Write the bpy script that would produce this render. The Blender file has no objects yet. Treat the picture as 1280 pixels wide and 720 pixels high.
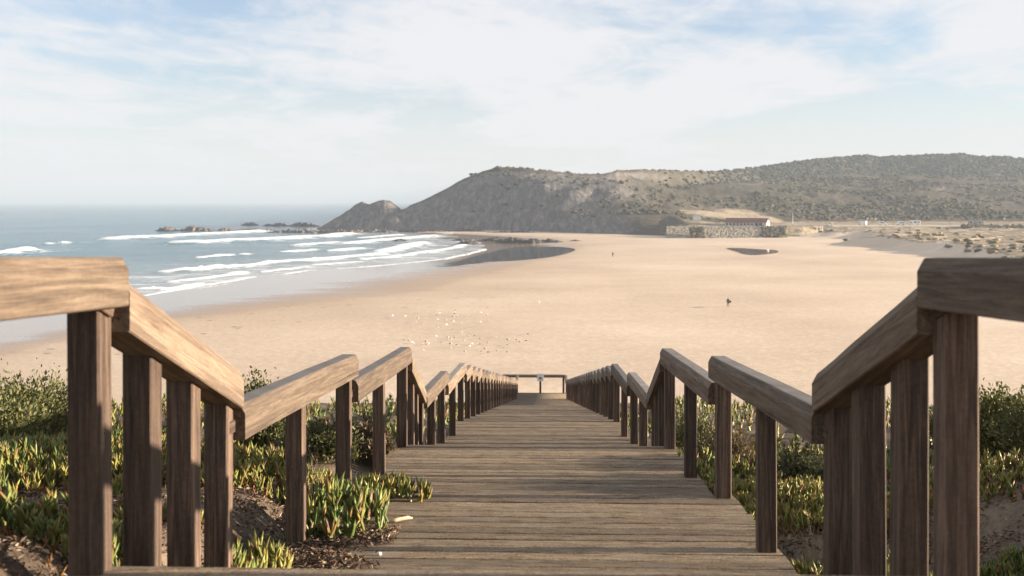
import bpy, bmesh, math, random
import numpy as np
from mathutils import Vector, Matrix
R = math.radians
sc = bpy.context.scene
C = sc.collection
random.seed(7); rng = np.random.default_rng(7)

# ------------------------------------------------------------------ camera
# sea level is z = 0; the eye is 21 m above it, on the boardwalk (which runs along +Y)
H = 21.0
FPX = 35 / 36 * 1280.0
YAW = math.atan(39 / FPX)
cam_d = bpy.data.cameras.new('camera'); cam = bpy.data.objects.new('camera', cam_d); C.objects.link(cam)
cam.location = (0, 0, H); cam.rotation_euler = (R(90), 0, YAW)
cam_d.lens = 35; cam_d.sensor_width = 36; cam_d.shift_y = -108 / 1280
cam_d.clip_start = 0.05; cam_d.clip_end = 60000
cam_d.dof.use_dof = True; cam_d.dof.focus_distance = 8.0; cam_d.dof.aperture_fstop = 4.0
sc.camera = cam

# ------------------------------------------------------------------ sun and sky
SUN_EL, SUN_AZ = R(10.0), R(1.5)        # low, from the right, square to the boardwalk
sdir = Vector((math.cos(SUN_EL) * math.cos(SUN_AZ), math.cos(SUN_EL) * math.sin(SUN_AZ), math.sin(SUN_EL)))
sun_d = bpy.data.lights.new('sun', 'SUN'); sun = bpy.data.objects.new('sun', sun_d); C.objects.link(sun)
sun_d.energy = 5.0; sun_d.angle = R(0.6); sun_d.color = (1.0, 0.84, 0.66)
sun.rotation_euler = (-sdir).to_track_quat('-Z', 'Y').to_euler(); sun.location = (40, 0, 60)

world = bpy.data.worlds.new('World'); sc.world = world; world.use_nodes = True
wn, wl = world.node_tree.nodes, world.node_tree.links
wn.clear()
def N(nodes, t, **kw):
    n = nodes.new(t)
    for k, v in kw.items():
        if k == 'inp':
            for a, b in v.items(): n.inputs[a].default_value = b
        else: setattr(n, k, v)
    return n
def ramp(nodes, stops, interp='LINEAR'):
    n = nodes.new('ShaderNodeValToRGB'); n.color_ramp.interpolation = interp
    e = n.color_ramp.elements
    while len(e) < len(stops): e.new(0.5)
    for i, (p, c) in enumerate(stops):
        e[i].position = p
        e[i].color = (c, c, c, 1) if not hasattr(c, '__len__') else (*c, 1)
    return n
SKY_STRENGTH = 0.05
out = N(wn, 'ShaderNodeOutputWorld'); bg = N(wn, 'ShaderNodeBackground'); bg.inputs[1].default_value = SKY_STRENGTH
sky = N(wn, 'ShaderNodeTexSky', sky_type='NISHITA', sun_disc=False)
sky.sun_elevation = SUN_EL; sky.sun_rotation = R(90) - SUN_AZ; sky.altitude = 20
sky.air_density = 1.1; sky.dust_density = 0.4; sky.ozone_density = 2.5
tc = N(wn, 'ShaderNodeTexCoord'); sep = N(wn, 'ShaderNodeSeparateXYZ'); wl.new(tc.outputs['Generated'], sep.inputs[0])
zz = N(wn, 'ShaderNodeMath', operation='MAXIMUM', inp={1: 0.0}); wl.new(sep.outputs[2], zz.inputs[0])
za = N(wn, 'ShaderNodeMath', operation='ADD', inp={1: 0.07}); wl.new(zz.outputs[0], za.inputs[0])
dx = N(wn, 'ShaderNodeMath', operation='DIVIDE'); wl.new(sep.outputs[0], dx.inputs[0]); wl.new(za.outputs[0], dx.inputs[1])
dy = N(wn, 'ShaderNodeMath', operation='DIVIDE'); wl.new(sep.outputs[1], dy.inputs[0]); wl.new(za.outputs[0], dy.inputs[1])
cmb = N(wn, 'ShaderNodeCombineXYZ'); wl.new(dx.outputs[0], cmb.inputs[0]); wl.new(dy.outputs[0], cmb.inputs[1])
mp = N(wn, 'ShaderNodeMapping'); wl.new(cmb.outputs[0], mp.inputs[0])
mp.inputs['Location'].default_value = (3.7, 1.2, 0); mp.inputs['Rotation'].default_value = (0, 0, R(24)); mp.inputs['Scale'].default_value = (1.0, 0.62, 1)
n1 = N(wn, 'ShaderNodeTexNoise', inp={'Scale': 0.62, 'Detail': 9.0, 'Roughness': 0.58, 'Distortion': 0.5}); wl.new(mp.outputs[0], n1.inputs['Vector'])
n2 = N(wn, 'ShaderNodeTexNoise', inp={'Scale': 2.6, 'Detail': 10.0, 'Roughness': 0.66, 'Distortion': 0.9}); wl.new(mp.outputs[0], n2.inputs['Vector'])
nm = N(wn, 'ShaderNodeMath', operation='MULTIPLY_ADD', inp={1: 0.36}); wl.new(n2.outputs[0], nm.inputs[0]); wl.new(n1.outputs[0], nm.inputs[2])
cr = ramp(wn, [(0.50, 0.16), (0.74, 0.96)], 'EASE'); wl.new(nm.outputs[0], cr.inputs[0])
# a veil of high cloud that thickens towards the horizon
veil = ramp(wn, [(0.0, 0.95), (0.065, 0.72), (0.16, 0.08)]); wl.new(sep.outputs[2], veil.inputs[0])
mx = N(wn, 'ShaderNodeMath', operation='MAXIMUM'); wl.new(cr.outputs[0], mx.inputs[0]); wl.new(veil.outputs[0], mx.inputs[1])
mix = N(wn, 'ShaderNodeMix', data_type='RGBA'); wl.new(mx.outputs[0], mix.inputs[0]); hsv = N(wn, 'ShaderNodeHueSaturation', inp={'Saturation': 0.88, 'Value': 1.16}); wl.new(sky.outputs[0], hsv.inputs['Color']); tnt = N(wn, 'ShaderNodeMix', data_type='RGBA', blend_type='MULTIPLY', inp={0: 1.0}); tnt.inputs[7].default_value = (0.93, 0.97, 1.12, 1); wl.new(hsv.outputs[0], tnt.inputs[6]); wl.new(tnt.outputs[2], mix.inputs[6])
mix.inputs[7].default_value = (4.72, 4.74, 4.86, 1)
wl.new(mix.outputs[2], bg.inputs[0]); wl.new(bg.outputs[0], out.inputs[0])

vs = sc.view_settings
vs.view_transform = 'Standard'; vs.look = 'None'; vs.gamma = 1.0; vs.use_curve_mapping = False
vs.exposure = 1.9
sc.cycles.volume_bounces = 1; sc.cycles.max_bounces = 8; sc.cycles.transparent_max_bounces = 12
sc.cycles.use_denoising = True

# ------------------------------------------------------------------ projection helpers (pixels of the 1280 x 720 photograph)
FW = np.array((-math.sin(YAW), math.cos(YAW))); RT = np.array((math.cos(YAW), math.sin(YAW)))
def pix(x, t, y=None, z=None):
    """the point in column x at forward distance t; its height from row y or given"""
    u = (x - 640) / FPX
    p = (FW + u * RT) * t
    if z is None: z = H - (y - 252) / FPX * t
    return Vector((p[0], p[1], z))
def on_plane(x, y, z=0.0):
    return pix(x, (H - z) * FPX / (y - 252), z=z)
def interp(x, pts):
    a = np.array(pts, float); return np.interp(x, a[:, 0], a[:, 1])

# ------------------------------------------------------------------ numpy noise
def _hash(ix, iy, s):
    h = (ix.astype(np.int64) * 374761393 + iy.astype(np.int64) * 668265263 + s * 1442695041) & 0xFFFFFFFF
    h = ((h ^ (h >> 13)) * 1274126177) & 0xFFFFFFFF
    return ((h ^ (h >> 16)) & 0xFFFF) / 65535.0
def vnoise(x, y, s=0):
    x = np.asarray(x, float); y = np.asarray(y, float)
    ix, iy = np.floor(x), np.floor(y); fx, fy = x - ix, y - iy
    fx = fx * fx * (3 - 2 * fx); fy = fy * fy * (3 - 2 * fy)
    a = _hash(ix, iy, s); b = _hash(ix + 1, iy, s); c = _hash(ix, iy + 1, s); d = _hash(ix + 1, iy + 1, s)
    return (a + (b - a) * fx) * (1 - fy) + (c + (d - c) * fx) * fy
def fbm(x, y, o=4, s=0):
    v = 0; a = 0.5; t = 0
    for i in range(o):
        v = v + a * vnoise(x, y, s + i * 17); t += a; a *= 0.5; x = np.asarray(x) * 2.03 + 3.1; y = np.asarray(y) * 2.03 + 1.7
    return v / t
def sstep(a, b, x):
    t = np.clip((np.asarray(x, float) - a) / (b - a), 0, 1); return t * t * (3 - 2 * t)

# ------------------------------------------------------------------ mesh helpers
def mesh_np(name, v, f, smooth=False, attrs=None, colors=None):
    """v (n,3); f list of index arrays (m,3) or (m,4)"""
    me = bpy.data.meshes.new(name)
    v = np.ascontiguousarray(v, np.float32)
    loops = np.concatenate([a.reshape(-1) for a in f]).astype(np.int32)
    sizes = np.concatenate([np.full(len(a), a.shape[1]) for a in f]).astype(np.int32)
    starts = np.concatenate([[0], np.cumsum(sizes)[:-1]]).astype(np.int32)
    me.vertices.add(len(v)); me.vertices.foreach_set('co', v.reshape(-1))
    me.loops.add(len(loops)); me.loops.foreach_set('vertex_index', loops)
    me.polygons.add(len(sizes)); me.polygons.foreach_set('loop_start', starts); me.polygons.foreach_set('loop_total', sizes)
    if smooth: me.polygons.foreach_set('use_smooth', np.ones(len(sizes), bool))
    for k, a in (attrs or {}).items():
        at = me.attributes.new(k, 'FLOAT', 'POINT'); at.data.foreach_set('value', np.ascontiguousarray(a, np.float32))
    for k, a in (colors or {}).items():
        at = me.attributes.new(k, 'FLOAT_COLOR', 'POINT')
        c = np.ones((len(v), 4), np.float32); c[:, :3] = a; at.data.foreach_set('color', c.reshape(-1))
    me.update(calc_edges=True); me.validate()
    return me
def grid_faces(nr, nc):
    i = np.arange((nr - 1) * (nc - 1)); r, c = i // (nc - 1), i % (nc - 1); a = r * nc + c
    return np.stack([a, a + 1, a + nc + 1, a + nc], 1)
def obj(name, me, m=None, parent=None, loc=None, rot=None):
    o = bpy.data.objects.new(name, me); C.objects.link(o)
    if m is not None and me is not None and not me.materials: me.materials.append(m)
    if parent: o.parent = parent
    if loc is not None: o.location = loc
    if rot is not None: o.rotation_euler = rot
    return o
def tag(o, label=None, cat=None, group=None, kind=None):
    for k, v in (('label', label), ('category', cat), ('group', group), ('kind', kind)):
        if v: o[k] = v
    return o
def thing(name, label, cat, loc=(0, 0, 0), rotz=0, group=None):
    o = bpy.data.objects.new(name, None); C.objects.link(o); o.location = loc; o.rotation_euler = (0, 0, rotz)
    o.empty_display_size = 0.1
    return tag(o, label, cat, group)
def bm_box(bm, x0, x1, y0, y1, z0, z1):
    vs_ = [bm.verts.new((x, y, z)) for z in (z0, z1) for y in (y0, y1) for x in (x0, x1)]
    for q in ((0, 2, 3, 1), (4, 5, 7, 6), (0, 1, 5, 4), (2, 6, 7, 3), (0, 4, 6, 2), (1, 3, 7, 5)):
        bm.faces.new([vs_[i] for i in q])
    return vs_
def bm_mesh(bm, name, bevel=0.0, smooth=False):
    bmesh.ops.recalc_face_normals(bm, faces=bm.faces)
    if bevel: bmesh.ops.bevel(bm, geom=list(bm.edges), offset=bevel, segments=1, profile=0.6, affect='EDGES')
    me = bpy.data.meshes.new(name); bm.to_mesh(me); bm.free()
    if smooth: me.polygons.foreach_set('use_smooth', [True] * len(me.polygons))
    return me
def box_mesh(name, x0, x1, y0, y1, z0, z1, bevel=0.0):
    bm = bmesh.new(); bm_box(bm, x0, x1, y0, y1, z0, z1); return bm_mesh(bm, name, bevel)
def prism_mesh(name, prof, y0, y1, bevel=0.0):
    """profile of (x, z) points extruded along y"""
    bm = bmesh.new()
    a = [bm.verts.new((x, y0, z)) for x, z in prof]; b = [bm.verts.new((x, y1, z)) for x, z in prof]
    bm.faces.new(a); bm.faces.new(b[::-1]); n = len(prof)
    for i in range(n): bm.faces.new((a[i], a[(i + 1) % n], b[(i + 1) % n], b[i]))
    return bm_mesh(bm, name, bevel)
def bm_tube(bm, pts, radii, seg=6):
    rings = []
    for i, p in enumerate(pts):
        p = Vector(p); t = (Vector(pts[min(i + 1, len(pts) - 1)]) - Vector(pts[max(i - 1, 0)])).normalized()
        s = t.orthogonal().normalized(); u = t.cross(s)
        rings.append([bm.verts.new(p + (s * math.cos(k * 2 * math.pi / seg) + u * math.sin(k * 2 * math.pi / seg)) * radii[i]) for k in range(seg)])
    for a, b in zip(rings, rings[1:]):
        for k in range(seg): bm.faces.new((a[k], a[(k + 1) % seg], b[(k + 1) % seg], b[k]))
    bm.faces.new(rings[0][::-1]); bm.faces.new(rings[-1])
_ico = {}
def ico(sub):
    if sub not in _ico:
        bm = bmesh.new(); bmesh.ops.create_icosphere(bm, subdivisions=sub + 1, radius=1)
        _ico[sub] = (np.array([v.co[:] for v in bm.verts]), np.array([[v.index for v in f.verts] for f in bm.faces])); bm.free()
    return _ico[sub]
def blobs(pos, rad, sub=1, jit=0.25, seed=0):
    """many lumpy blobs joined; pos (n,3), rad (n,3)"""
    g = np.random.default_rng(seed); bv, bf = ico(sub); n = len(pos)
    v = bv[None] * (1 + jit * (g.random((n, len(bv), 1)) * 2 - 1)) * np.asarray(rad)[:, None, :] + np.asarray(pos)[:, None, :]
    f = bf[None] + (np.arange(n) * len(bv))[:, None, None]
    return v.reshape(-1, 3), f.reshape(-1, 3)

# ------------------------------------------------------------------ materials
def new_mat(name):
    m = bpy.data.materials.new(name); m.use_nodes = True
    nt = m.node_tree; b = nt.nodes['Principled BSDF']
    return m, nt.nodes, nt.links, b
def plain(name, col, rough=0.7, spec=0.3, var=0.15, scale=8.0):
    m, n, l, b = new_mat(name)
    t = N(n, 'ShaderNodeTexCoord'); no = N(n, 'ShaderNodeTexNoise', inp={'Scale': scale, 'Detail': 4.0}); l.new(t.outputs['Object'], no.inputs['Vector'])
    r = ramp(n, [(0.3, tuple(c * (1 - var) for c in col)), (0.7, tuple(min(1, c * (1 + var)) for c in col))]); l.new(no.outputs[0], r.inputs[0])
    l.new(r.outputs[0], b.inputs['Base Color']); b.inputs['Roughness'].default_value = rough; b.inputs['Specular IOR Level'].default_value = spec
    return m
def wood(name, axis, dark, mid, light, top=None, bump=0.35, wear=0.0, along=1.4, speck=0.12):
    """axis: grain direction in the object's own space"""
    m, n, l, b = new_mat(name)
    t = N(n, 'ShaderNodeTexCoord'); oi = N(n, 'ShaderNodeObjectInfo')
    rv = N(n, 'ShaderNodeVectorMath', operation='SCALE'); rv.inputs[0].default_value = (37.0, 53.0, 71.0); l.new(oi.outputs['Random'], rv.inputs['Scale'])
    ad = N(n, 'ShaderNodeVectorMath', operation='ADD'); l.new(t.outputs['Object'], ad.inputs[0]); l.new(rv.outputs[0], ad.inputs[1])
    def mapped(across, along):
        s = [across] * 3; s[axis] = along
        mp_ = N(n, 'ShaderNodeMapping'); mp_.inputs['Scale'].default_value = s; l.new(ad.outputs[0], mp_.inputs[0]); return mp_
    m1 = mapped(34, along); g1 = N(n, 'ShaderNodeTexNoise', inp={'Scale': 1.0, 'Detail': 5.0, 'Roughness': 0.6, 'Distortion': 1.4}); l.new(m1.outputs[0], g1.inputs['Vector'])
    m2 = mapped(190, along * 7); g2 = N(n, 'ShaderNodeTexNoise', inp={'Scale': 1.0, 'Detail': 3.0, 'Roughness': 0.6}); l.new(m2.outputs[0], g2.inputs['Vector'])
    wv = N(n, 'ShaderNodeMath', operation='MULTIPLY_ADD', inp={1: 0.4}); l.new(g2.outputs[0], wv.inputs[0]); l.new(g1.outputs[0], wv.inputs[2])
    sk = N(n, 'ShaderNodeTexNoise', inp={'Scale': 70.0, 'Detail': 4.0, 'Roughness': 0.7}); l.new(ad.outputs[0], sk.inputs['Vector'])
    w0 = N(n, 'ShaderNodeMath', operation='MULTIPLY_ADD', inp={1: speck * 2, 2: -speck}); l.new(sk.outputs[0], w0.inputs[0])
    w9 = N(n, 'ShaderNodeMath', operation='ADD'); l.new(wv.outputs[0], w9.inputs[0]); l.new(w0.outputs[0], w9.inputs[1]); wv = w9
    cr_ = ramp(n, [(0.45, dark), (0.68, mid), (0.92, light)]); l.new(wv.outputs[0], cr_.inputs[0])
    col = cr_.outputs[0]
    # knots
    m3 = mapped(7, 1.7); vo = N(n, 'ShaderNodeTexVoronoi', inp={'Scale': 1.0, 'Randomness': 1.0}); l.new(m3.outputs[0], vo.inputs['Vector'])
    kr = ramp(n, [(0.05, 0.55), (0.16, 0.0)]); l.new(vo.outputs['Distance'], kr.inputs[0])
    mk = N(n, 'ShaderNodeMix', data_type='RGBA', blend_type='MULTIPLY'); l.new(kr.outputs[0], mk.inputs[0]); l.new(col, mk.inputs[6]); mk.inputs[7].default_value = (0.42, 0.30, 0.24, 1); col = mk.outputs[2]
    # drying cracks
    m4 = mapped(55, .8); ck = N(n, 'ShaderNodeTexNoise', inp={'Scale': 1.0, 'Detail': 2.0, 'Roughness': 0.5, 'Distortion': 0.3}); l.new(m4.outputs[0], ck.inputs['Vector'])
    ckr = ramp(n, [(0.27, 0.85), (0.345, 0.0)]); l.new(ck.outputs[0], ckr.inputs[0])
    mc = N(n, 'ShaderNodeMix', data_type='RGBA', blend_type='MULTIPLY'); l.new(ckr.outputs[0], mc.inputs[0]); l.new(col, mc.inputs[6]); mc.inputs[7].default_value = (0.22, 0.19, 0.17, 1); col = mc.outputs[2]
    # weathering: silvery blotches, more on faces that look up
    bl = N(n, 'ShaderNodeTexNoise', inp={'Scale': 5.0, 'Detail': 5.0, 'Roughness': 0.65}); l.new(ad.outputs[0], bl.inputs['Vector'])
    br = ramp(n, [(0.42, 0.0), (0.66, 1.0)]); l.new(bl.outputs[0], br.inputs[0])
    if top:
        ge = N(n, 'ShaderNodeNewGeometry'); sp = N(n, 'ShaderNodeSeparateXYZ'); l.new(ge.outputs['Normal'], sp.inputs[0])
        up = ramp(n, [(0.80, 0.0), (0.97, 1.0)]); l.new(sp.outputs[2], up.inputs[0])
        ma = N(n, 'ShaderNodeMath', operation='MULTIPLY_ADD', inp={1: 0.55, 2: 0.45}); l.new(br.outputs[0], ma.inputs[0])
        mu = N(n, 'ShaderNodeMath', operation='MULTIPLY'); l.new(ma.outputs[0], mu.inputs[0]); l.new(up.outputs[0], mu.inputs[1])
        mt = N(n, 'ShaderNodeMix', data_type='RGBA'); l.new(mu.outputs[0], mt.inputs[0]); l.new(col, mt.inputs[6]); mt.inputs[7].default_value = (*top, 1); col = mt.outputs[2]
    if wear:
        mw = N(n, 'ShaderNodeMath', operation='MULTIPLY', inp={1: wear}); l.new(br.outputs[0], mw.inputs[0])
        mt = N(n, 'ShaderNodeMix', data_type='RGBA'); l.new(mw.outputs[0], mt.inputs[0]); l.new(col, mt.inputs[6]); mt.inputs[7].default_value = (0.22, 0.185, 0.14, 1); col = mt.outputs[2]
    tone = N(n, 'ShaderNodeMapRange', inp={1: 0.0, 2: 1.0, 3: 0.66, 4: 1.30}); l.new(oi.outputs['Random'], tone.inputs[0])
    hs = N(n, 'ShaderNodeHueSaturation'); l.new(tone.outputs[0], hs.inputs['Value']); l.new(col, hs.inputs['Color'])
    l.new(hs.outputs[0], b.inputs['Base Color']); b.inputs['Roughness'].default_value = 0.78; b.inputs['Specular IOR Level'].default_value = 0.25
    bp = N(n, 'ShaderNodeBump', inp={'Strength': bump, 'Distance': 0.004}); l.new(wv.outputs[0], bp.inputs['Height']); l.new(bp.outputs[0], b.inputs['Normal'])
    return m
DK, MD, LT = (0.028, 0.019, 0.015), (0.078, 0.052, 0.038), (0.17, 0.115, 0.08)
M = {}
M['post'] = wood('post_timber', 2, DK, MD, LT)
M['rail'] = wood('rail_timber', 1, (0.060, 0.044, 0.033), (0.122, 0.088, 0.062), (0.21, 0.158, 0.112), top=(0.185, 0.18, 0.175))
M['plank'] = wood('plank_timber', 0, (0.046, 0.031, 0.020), (0.148, 0.104, 0.064), (0.28, 0.208, 0.13), bump=1.0, wear=0.5, along=4.5, speck=0.42)
M['beam'] = wood('beam_timber', 1, DK, MD, LT)

def attr_mat(name, attr='col', rough=0.5, spec=0.4, trans=0.0, sss=None, noise=0.0):
    m, n, l, b = new_mat(name)
    a = N(n, 'ShaderNodeAttribute', attribute_name=attr)
    col = a.outputs['Color']
    if noise:
        t = N(n, 'ShaderNodeTexCoord'); no = N(n, 'ShaderNodeTexNoise', inp={'Scale': noise, 'Detail': 5.0, 'Roughness': 0.6}); l.new(t.outputs['Object'], no.inputs['Vector'])
        r = ramp(n, [(0.25, 0.55), (0.75, 1.35)]); l.new(no.outputs[0], r.inputs[0])
        mm = N(n, 'ShaderNodeMix', data_type='RGBA', blend_type='MULTIPLY', inp={0: 1.0}); l.new(col, mm.inputs[6]); l.new(r.outputs[0], mm.inputs[7]); col = mm.outputs[2]
    l.new(col, b.inputs['Base Color']); b.inputs['Roughness'].default_value = rough; b.inputs['Specular IOR Level'].default_value = spec
    if trans:
        tr = N(n, 'ShaderNodeBsdfTranslucent'); l.new(col, tr.inputs[0])
        mx_ = N(n, 'ShaderNodeMixShader', inp={0: trans}); l.new(b.outputs[0], mx_.inputs[1]); l.new(tr.outputs[0], mx_.inputs[2])
        l.new(mx_.outputs[0], n['Material Output'].inputs[0])
    return m
M['leaf'] = attr_mat('succulent_leaf', rough=0.42, spec=0.35, trans=0.22)
M['shrub'] = attr_mat('shrub_leaf', rough=0.55, spec=0.3, trans=0.25)
M['litter'] = attr_mat('dry_litter', rough=0.9, spec=0.1, trans=0.1)
M['twig'] = plain('dry_twig', (0.20, 0.15, 0.10), 0.9, 0.1, 0.3, 40)

# foreground soil
m, n, l, b = new_mat('sandy_soil'); M['soil'] = m
t = N(n, 'ShaderNodeTexCoord')
a1 = N(n, 'ShaderNodeTexNoise', inp={'Scale': 1.3, 'Detail': 6.0, 'Roughness': 0.6}); l.new(t.outputs['Object'], a1.inputs['Vector'])
a2 = N(n, 'ShaderNodeTexNoise', inp={'Scale': 38.0, 'Detail': 6.0, 'Roughness': 0.7}); l.new(t.outputs['Object'], a2.inputs['Vector'])
s = N(n, 'ShaderNodeMath', operation='MULTIPLY_ADD', inp={1: 0.5}); l.new(a2.outputs[0], s.inputs[0]); l.new(a1.outputs[0], s.inputs[2])
r = ramp(n, [(0.5, (0.055, 0.040, 0.030)), (0.78, (0.15, 0.112, 0.080)), (1.0, (0.27, 0.215, 0.155))]); l.new(s.outputs[0], r.inputs[0]); l.new(r.outputs[0], b.inputs['Base Color'])
b.inputs['Roughness'].default_value = 0.95; b.inputs['Specular IOR Level'].default_value = 0.1
bp = N(n, 'ShaderNodeBump', inp={'Strength': 0.9, 'Distance': 0.03}); l.new(s.outputs[0], bp.inputs['Height']); l.new(bp.outputs[0], b.inputs['Normal'])

# beach sand: dry, damp and wet by the attribute 'wet' (0 dry .. 1 under the swash), veg 0..1 dune growth
m, n, l, b = new_mat('beach_sand'); M['sand'] = m
t = N(n, 'ShaderNodeTexCoord'); aw = N(n, 'ShaderNodeAttribute', attribute_name='wet'); av = N(n, 'ShaderNodeAttribute', attribute_name='veg')
mpA = N(n, 'ShaderNodeMapping'); l.new(t.outputs['Object'], mpA.inputs[0]); mpA.inputs['Rotation'].default_value = (0, 0, R(-28)); mpA.inputs['Scale'].default_value = (0.02, 0.10, 1)
st = N(n, 'ShaderNodeTexNoise', inp={'Scale': 1.0, 'Detail': 7.0, 'Roughness': 0.62, 'Distortion': 0.8}); l.new(mpA.outputs[0], st.inputs['Vector'])
big = N(n, 'ShaderNodeTexNoise', inp={'Scale': 0.018, 'Detail': 5.0, 'Roughness': 0.55}); l.new(t.outputs['Object'], big.inputs['Vector'])
fine = N(n, 'ShaderNodeTexNoise', inp={'Scale': 1.1, 'Detail': 6.0, 'Roughness': 0.7}); l.new(t.outputs['Object'], fine.inputs['Vector'])
wa = N(n, 'ShaderNodeMath', operation='MULTIPLY_ADD', inp={1: 0.34, 2: -0.17}); l.new(st.outputs[0], wa.inputs[0])
ws = N(n, 'ShaderNodeMath', operation='ADD', use_clamp=True); l.new(aw.outputs['Fac'], ws.inputs[0]); l.new(wa.outputs[0], ws.inputs[1])
dry = ramp(n, [(0.32, (0.54, 0.42, 0.315)), (0.52, (0.635, 0.502, 0.372)), (0.70, (0.70, 0.575, 0.45))]); l.new(big.outputs[0], dry.inputs[0])
fr = ramp(n, [(0.3, 0.80), (0.7, 1.08)]); l.new(fine.outputs[0], fr.inputs[0])
dm = N(n, 'ShaderNodeMix', data_type='RGBA', blend_type='MULTIPLY', inp={0: 1.0}); l.new(dry.outputs[0], dm.inputs[6]); l.new(fr.outputs[0], dm.inputs[7])
wc = ramp(n, [(0.0, 0.0), (0.35, 0.35), (0.62, 0.85), (0.75, 1.0)]); l.new(ws.outputs[0], wc.inputs[0])
cm = N(n, 'ShaderNodeMix', data_type='RGBA'); l.new(wc.outputs[0], cm.inputs[0]); l.new(dm.outputs[2], cm.inputs[6]); cm.inputs[7].default_value = (0.30, 0.215, 0.15, 1)
# dune grass and dead growth
vn = N(n, 'ShaderNodeTexNoise', inp={'Scale': 0.16, 'Detail': 7.0, 'Roughness': 0.7}); l.new(t.outputs['Object'], vn.inputs['Vector'])
va = N(n, 'ShaderNodeMath', operation='ADD'); l.new(vn.outputs[0], va.inputs[0]); l.new(av.outputs['Fac'], va.inputs[1])
vr = ramp(n, [(0.98, 0.0), (1.16, 0.8)]); l.new(va.outputs[0], vr.inputs[0])
cv = N(n, 'ShaderNodeMix', data_type='RGBA'); l.new(vr.outputs[0], cv.inputs[0]); l.new(cm.outputs[2], cv.inputs[6]); cv.inputs[7].default_value = (0.17, 0.14, 0.085, 1)
# rills left by the ebb: short dark scours on the damp sand
mpR = N(n, 'ShaderNodeMapping'); l.new(t.outputs['Object'], mpR.inputs[0]); mpR.inputs['Rotation'].default_value = (0, 0, R(22)); mpR.inputs['Scale'].default_value = (0.17, 0.26, 1)
rl = N(n, 'ShaderNodeTexVoronoi', inp={'Scale': 1.0, 'Randomness': 1.0}); l.new(mpR.outputs[0], rl.inputs['Vector'])
rr = ramp(n, [(0.06, 1.0), (0.13, 0.0)]); l.new(rl.outputs[0], rr.inputs[0])
rg = N(n, 'ShaderNodeAttribute', attribute_name='rill')
rm = N(n, 'ShaderNodeMath', operation='MULTIPLY'); l.new(rr.outputs[0], rm.inputs[0]); l.new(rg.outputs['Fac'], rm.inputs[1])
cf = N(n, 'ShaderNodeMix', data_type='RGBA'); l.new(rm.outputs[0], cf.inputs[0]); l.new(cv.outputs[2], cf.inputs[6]); cf.inputs[7].default_value = (0.16, 0.115, 0.085, 1)
l.new(cf.outputs[2], b.inputs['Base Color'])
ro = ramp(n, [(0.45, 0.92), (0.60, 0.42), (0.72, 0.10)]); l.new(ws.outputs[0], ro.inputs[0]); l.new(ro.outputs[0], b.inputs['Roughness'])
so = ramp(n, [(0.45, 0.06), (0.70, 0.5)]); l.new(ws.outputs[0], so.inputs[0]); l.new(so.outputs[0], b.inputs['Specular IOR Level'])
bh = N(n, 'ShaderNodeMath', operation='SUBTRACT'); l.new(fine.outputs[0], bh.inputs[0]); l.new(rm.outputs[0], bh.inputs[1])
bs = ramp(n, [(0.45, 0.5), (0.70, 0.02)]); l.new(ws.outputs[0], bs.inputs[0])
bp = N(n, 'ShaderNodeBump', inp={'Distance': 0.12}); l.new(bs.outputs[0], bp.inputs['Strength']); l.new(bh.outputs[0], bp.inputs['Height']); l.new(bp.outputs[0], b.inputs['Normal'])

# sea
m, n, l, b = new_mat('sea_water'); M['sea'] = m
t = N(n, 'ShaderNodeTexCoord'); af = N(n, 'ShaderNodeAttribute', attribute_name='foam'); ash = N(n, 'ShaderNodeAttribute', attribute_name='shallow')
mpS = N(n, 'ShaderNodeMapping'); l.new(t.outputs['Object'], mpS.inputs[0]); mpS.inputs['Rotation'].default_value = (0, 0, R(-14)); mpS.inputs['Scale'].default_value = (0.05, 0.16, 1)
w1 = N(n, 'ShaderNodeTexNoise', inp={'Scale': 1.0, 'Detail': 8.0, 'Roughness': 0.66, 'Distortion': 0.4}); l.new(mpS.outputs[0], w1.inputs['Vector'])
w2 = N(n, 'ShaderNodeTexNoise', inp={'Scale': 0.012, 'Detail': 5.0, 'Roughness': 0.6}); l.new(t.outputs['Object'], w2.inputs['Vector'])
deep = ramp(n, [(0.35, (0.026, 0.105, 0.150)), (0.65, (0.052, 0.160, 0.200))]); l.new(w2.outputs[0], deep.inputs[0])
scm = N(n, 'ShaderNodeMix', data_type='RGBA'); l.new(ash.outputs['Fac'], scm.inputs[0]); l.new(deep.outputs[0], scm.inputs[6]); scm.inputs[7].default_value = (0.34, 0.33, 0.30, 1)
mpF = N(n, 'ShaderNodeMapping'); l.new(t.outputs['Object'], mpF.inputs[0]); mpF.inputs['Rotation'].default_value = (0, 0, R(-14)); mpF.inputs['Scale'].default_value = (0.05, 0.10, 1)
f1 = N(n, 'ShaderNodeTexNoise', inp={'Scale': 1.0, 'Detail': 8.0, 'Roughness': 0.72, 'Distortion': 1.0}); l.new(mpF.outputs[0], f1.inputs['Vector'])
fa = N(n, 'ShaderNodeMath', operation='ADD'); l.new(f1.outputs[0], fa.inputs[0]); l.new(af.outputs['Fac'], fa.inputs[1])
fr = ramp(n, [(0.77, 0.0), (0.93, 1.0)]); l.new(fa.outputs[0], fr.inputs[0])
fm = N(n, 'ShaderNodeMix', data_type='RGBA'); l.new(fr.outputs[0], fm.inputs[0]); l.new(scm.outputs[2], fm.inputs[6]); fm.inputs[7].default_value = (0.82, 0.84, 0.84, 1)
l.new(fm.outputs[2], b.inputs['Base Color']); b.inputs['IOR'].default_value = 1.33
rr = ramp(n, [(0.0, 0.16), (1.0, 0.85)]); l.new(fr.outputs[0], rr.inputs[0]); l.new(rr.outputs[0], b.inputs['Roughness'])
bst = ramp(n, [(0.0, 0.85), (1.0, 0.12)]); l.new(ash.outputs['Fac'], bst.inputs[0])
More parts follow.
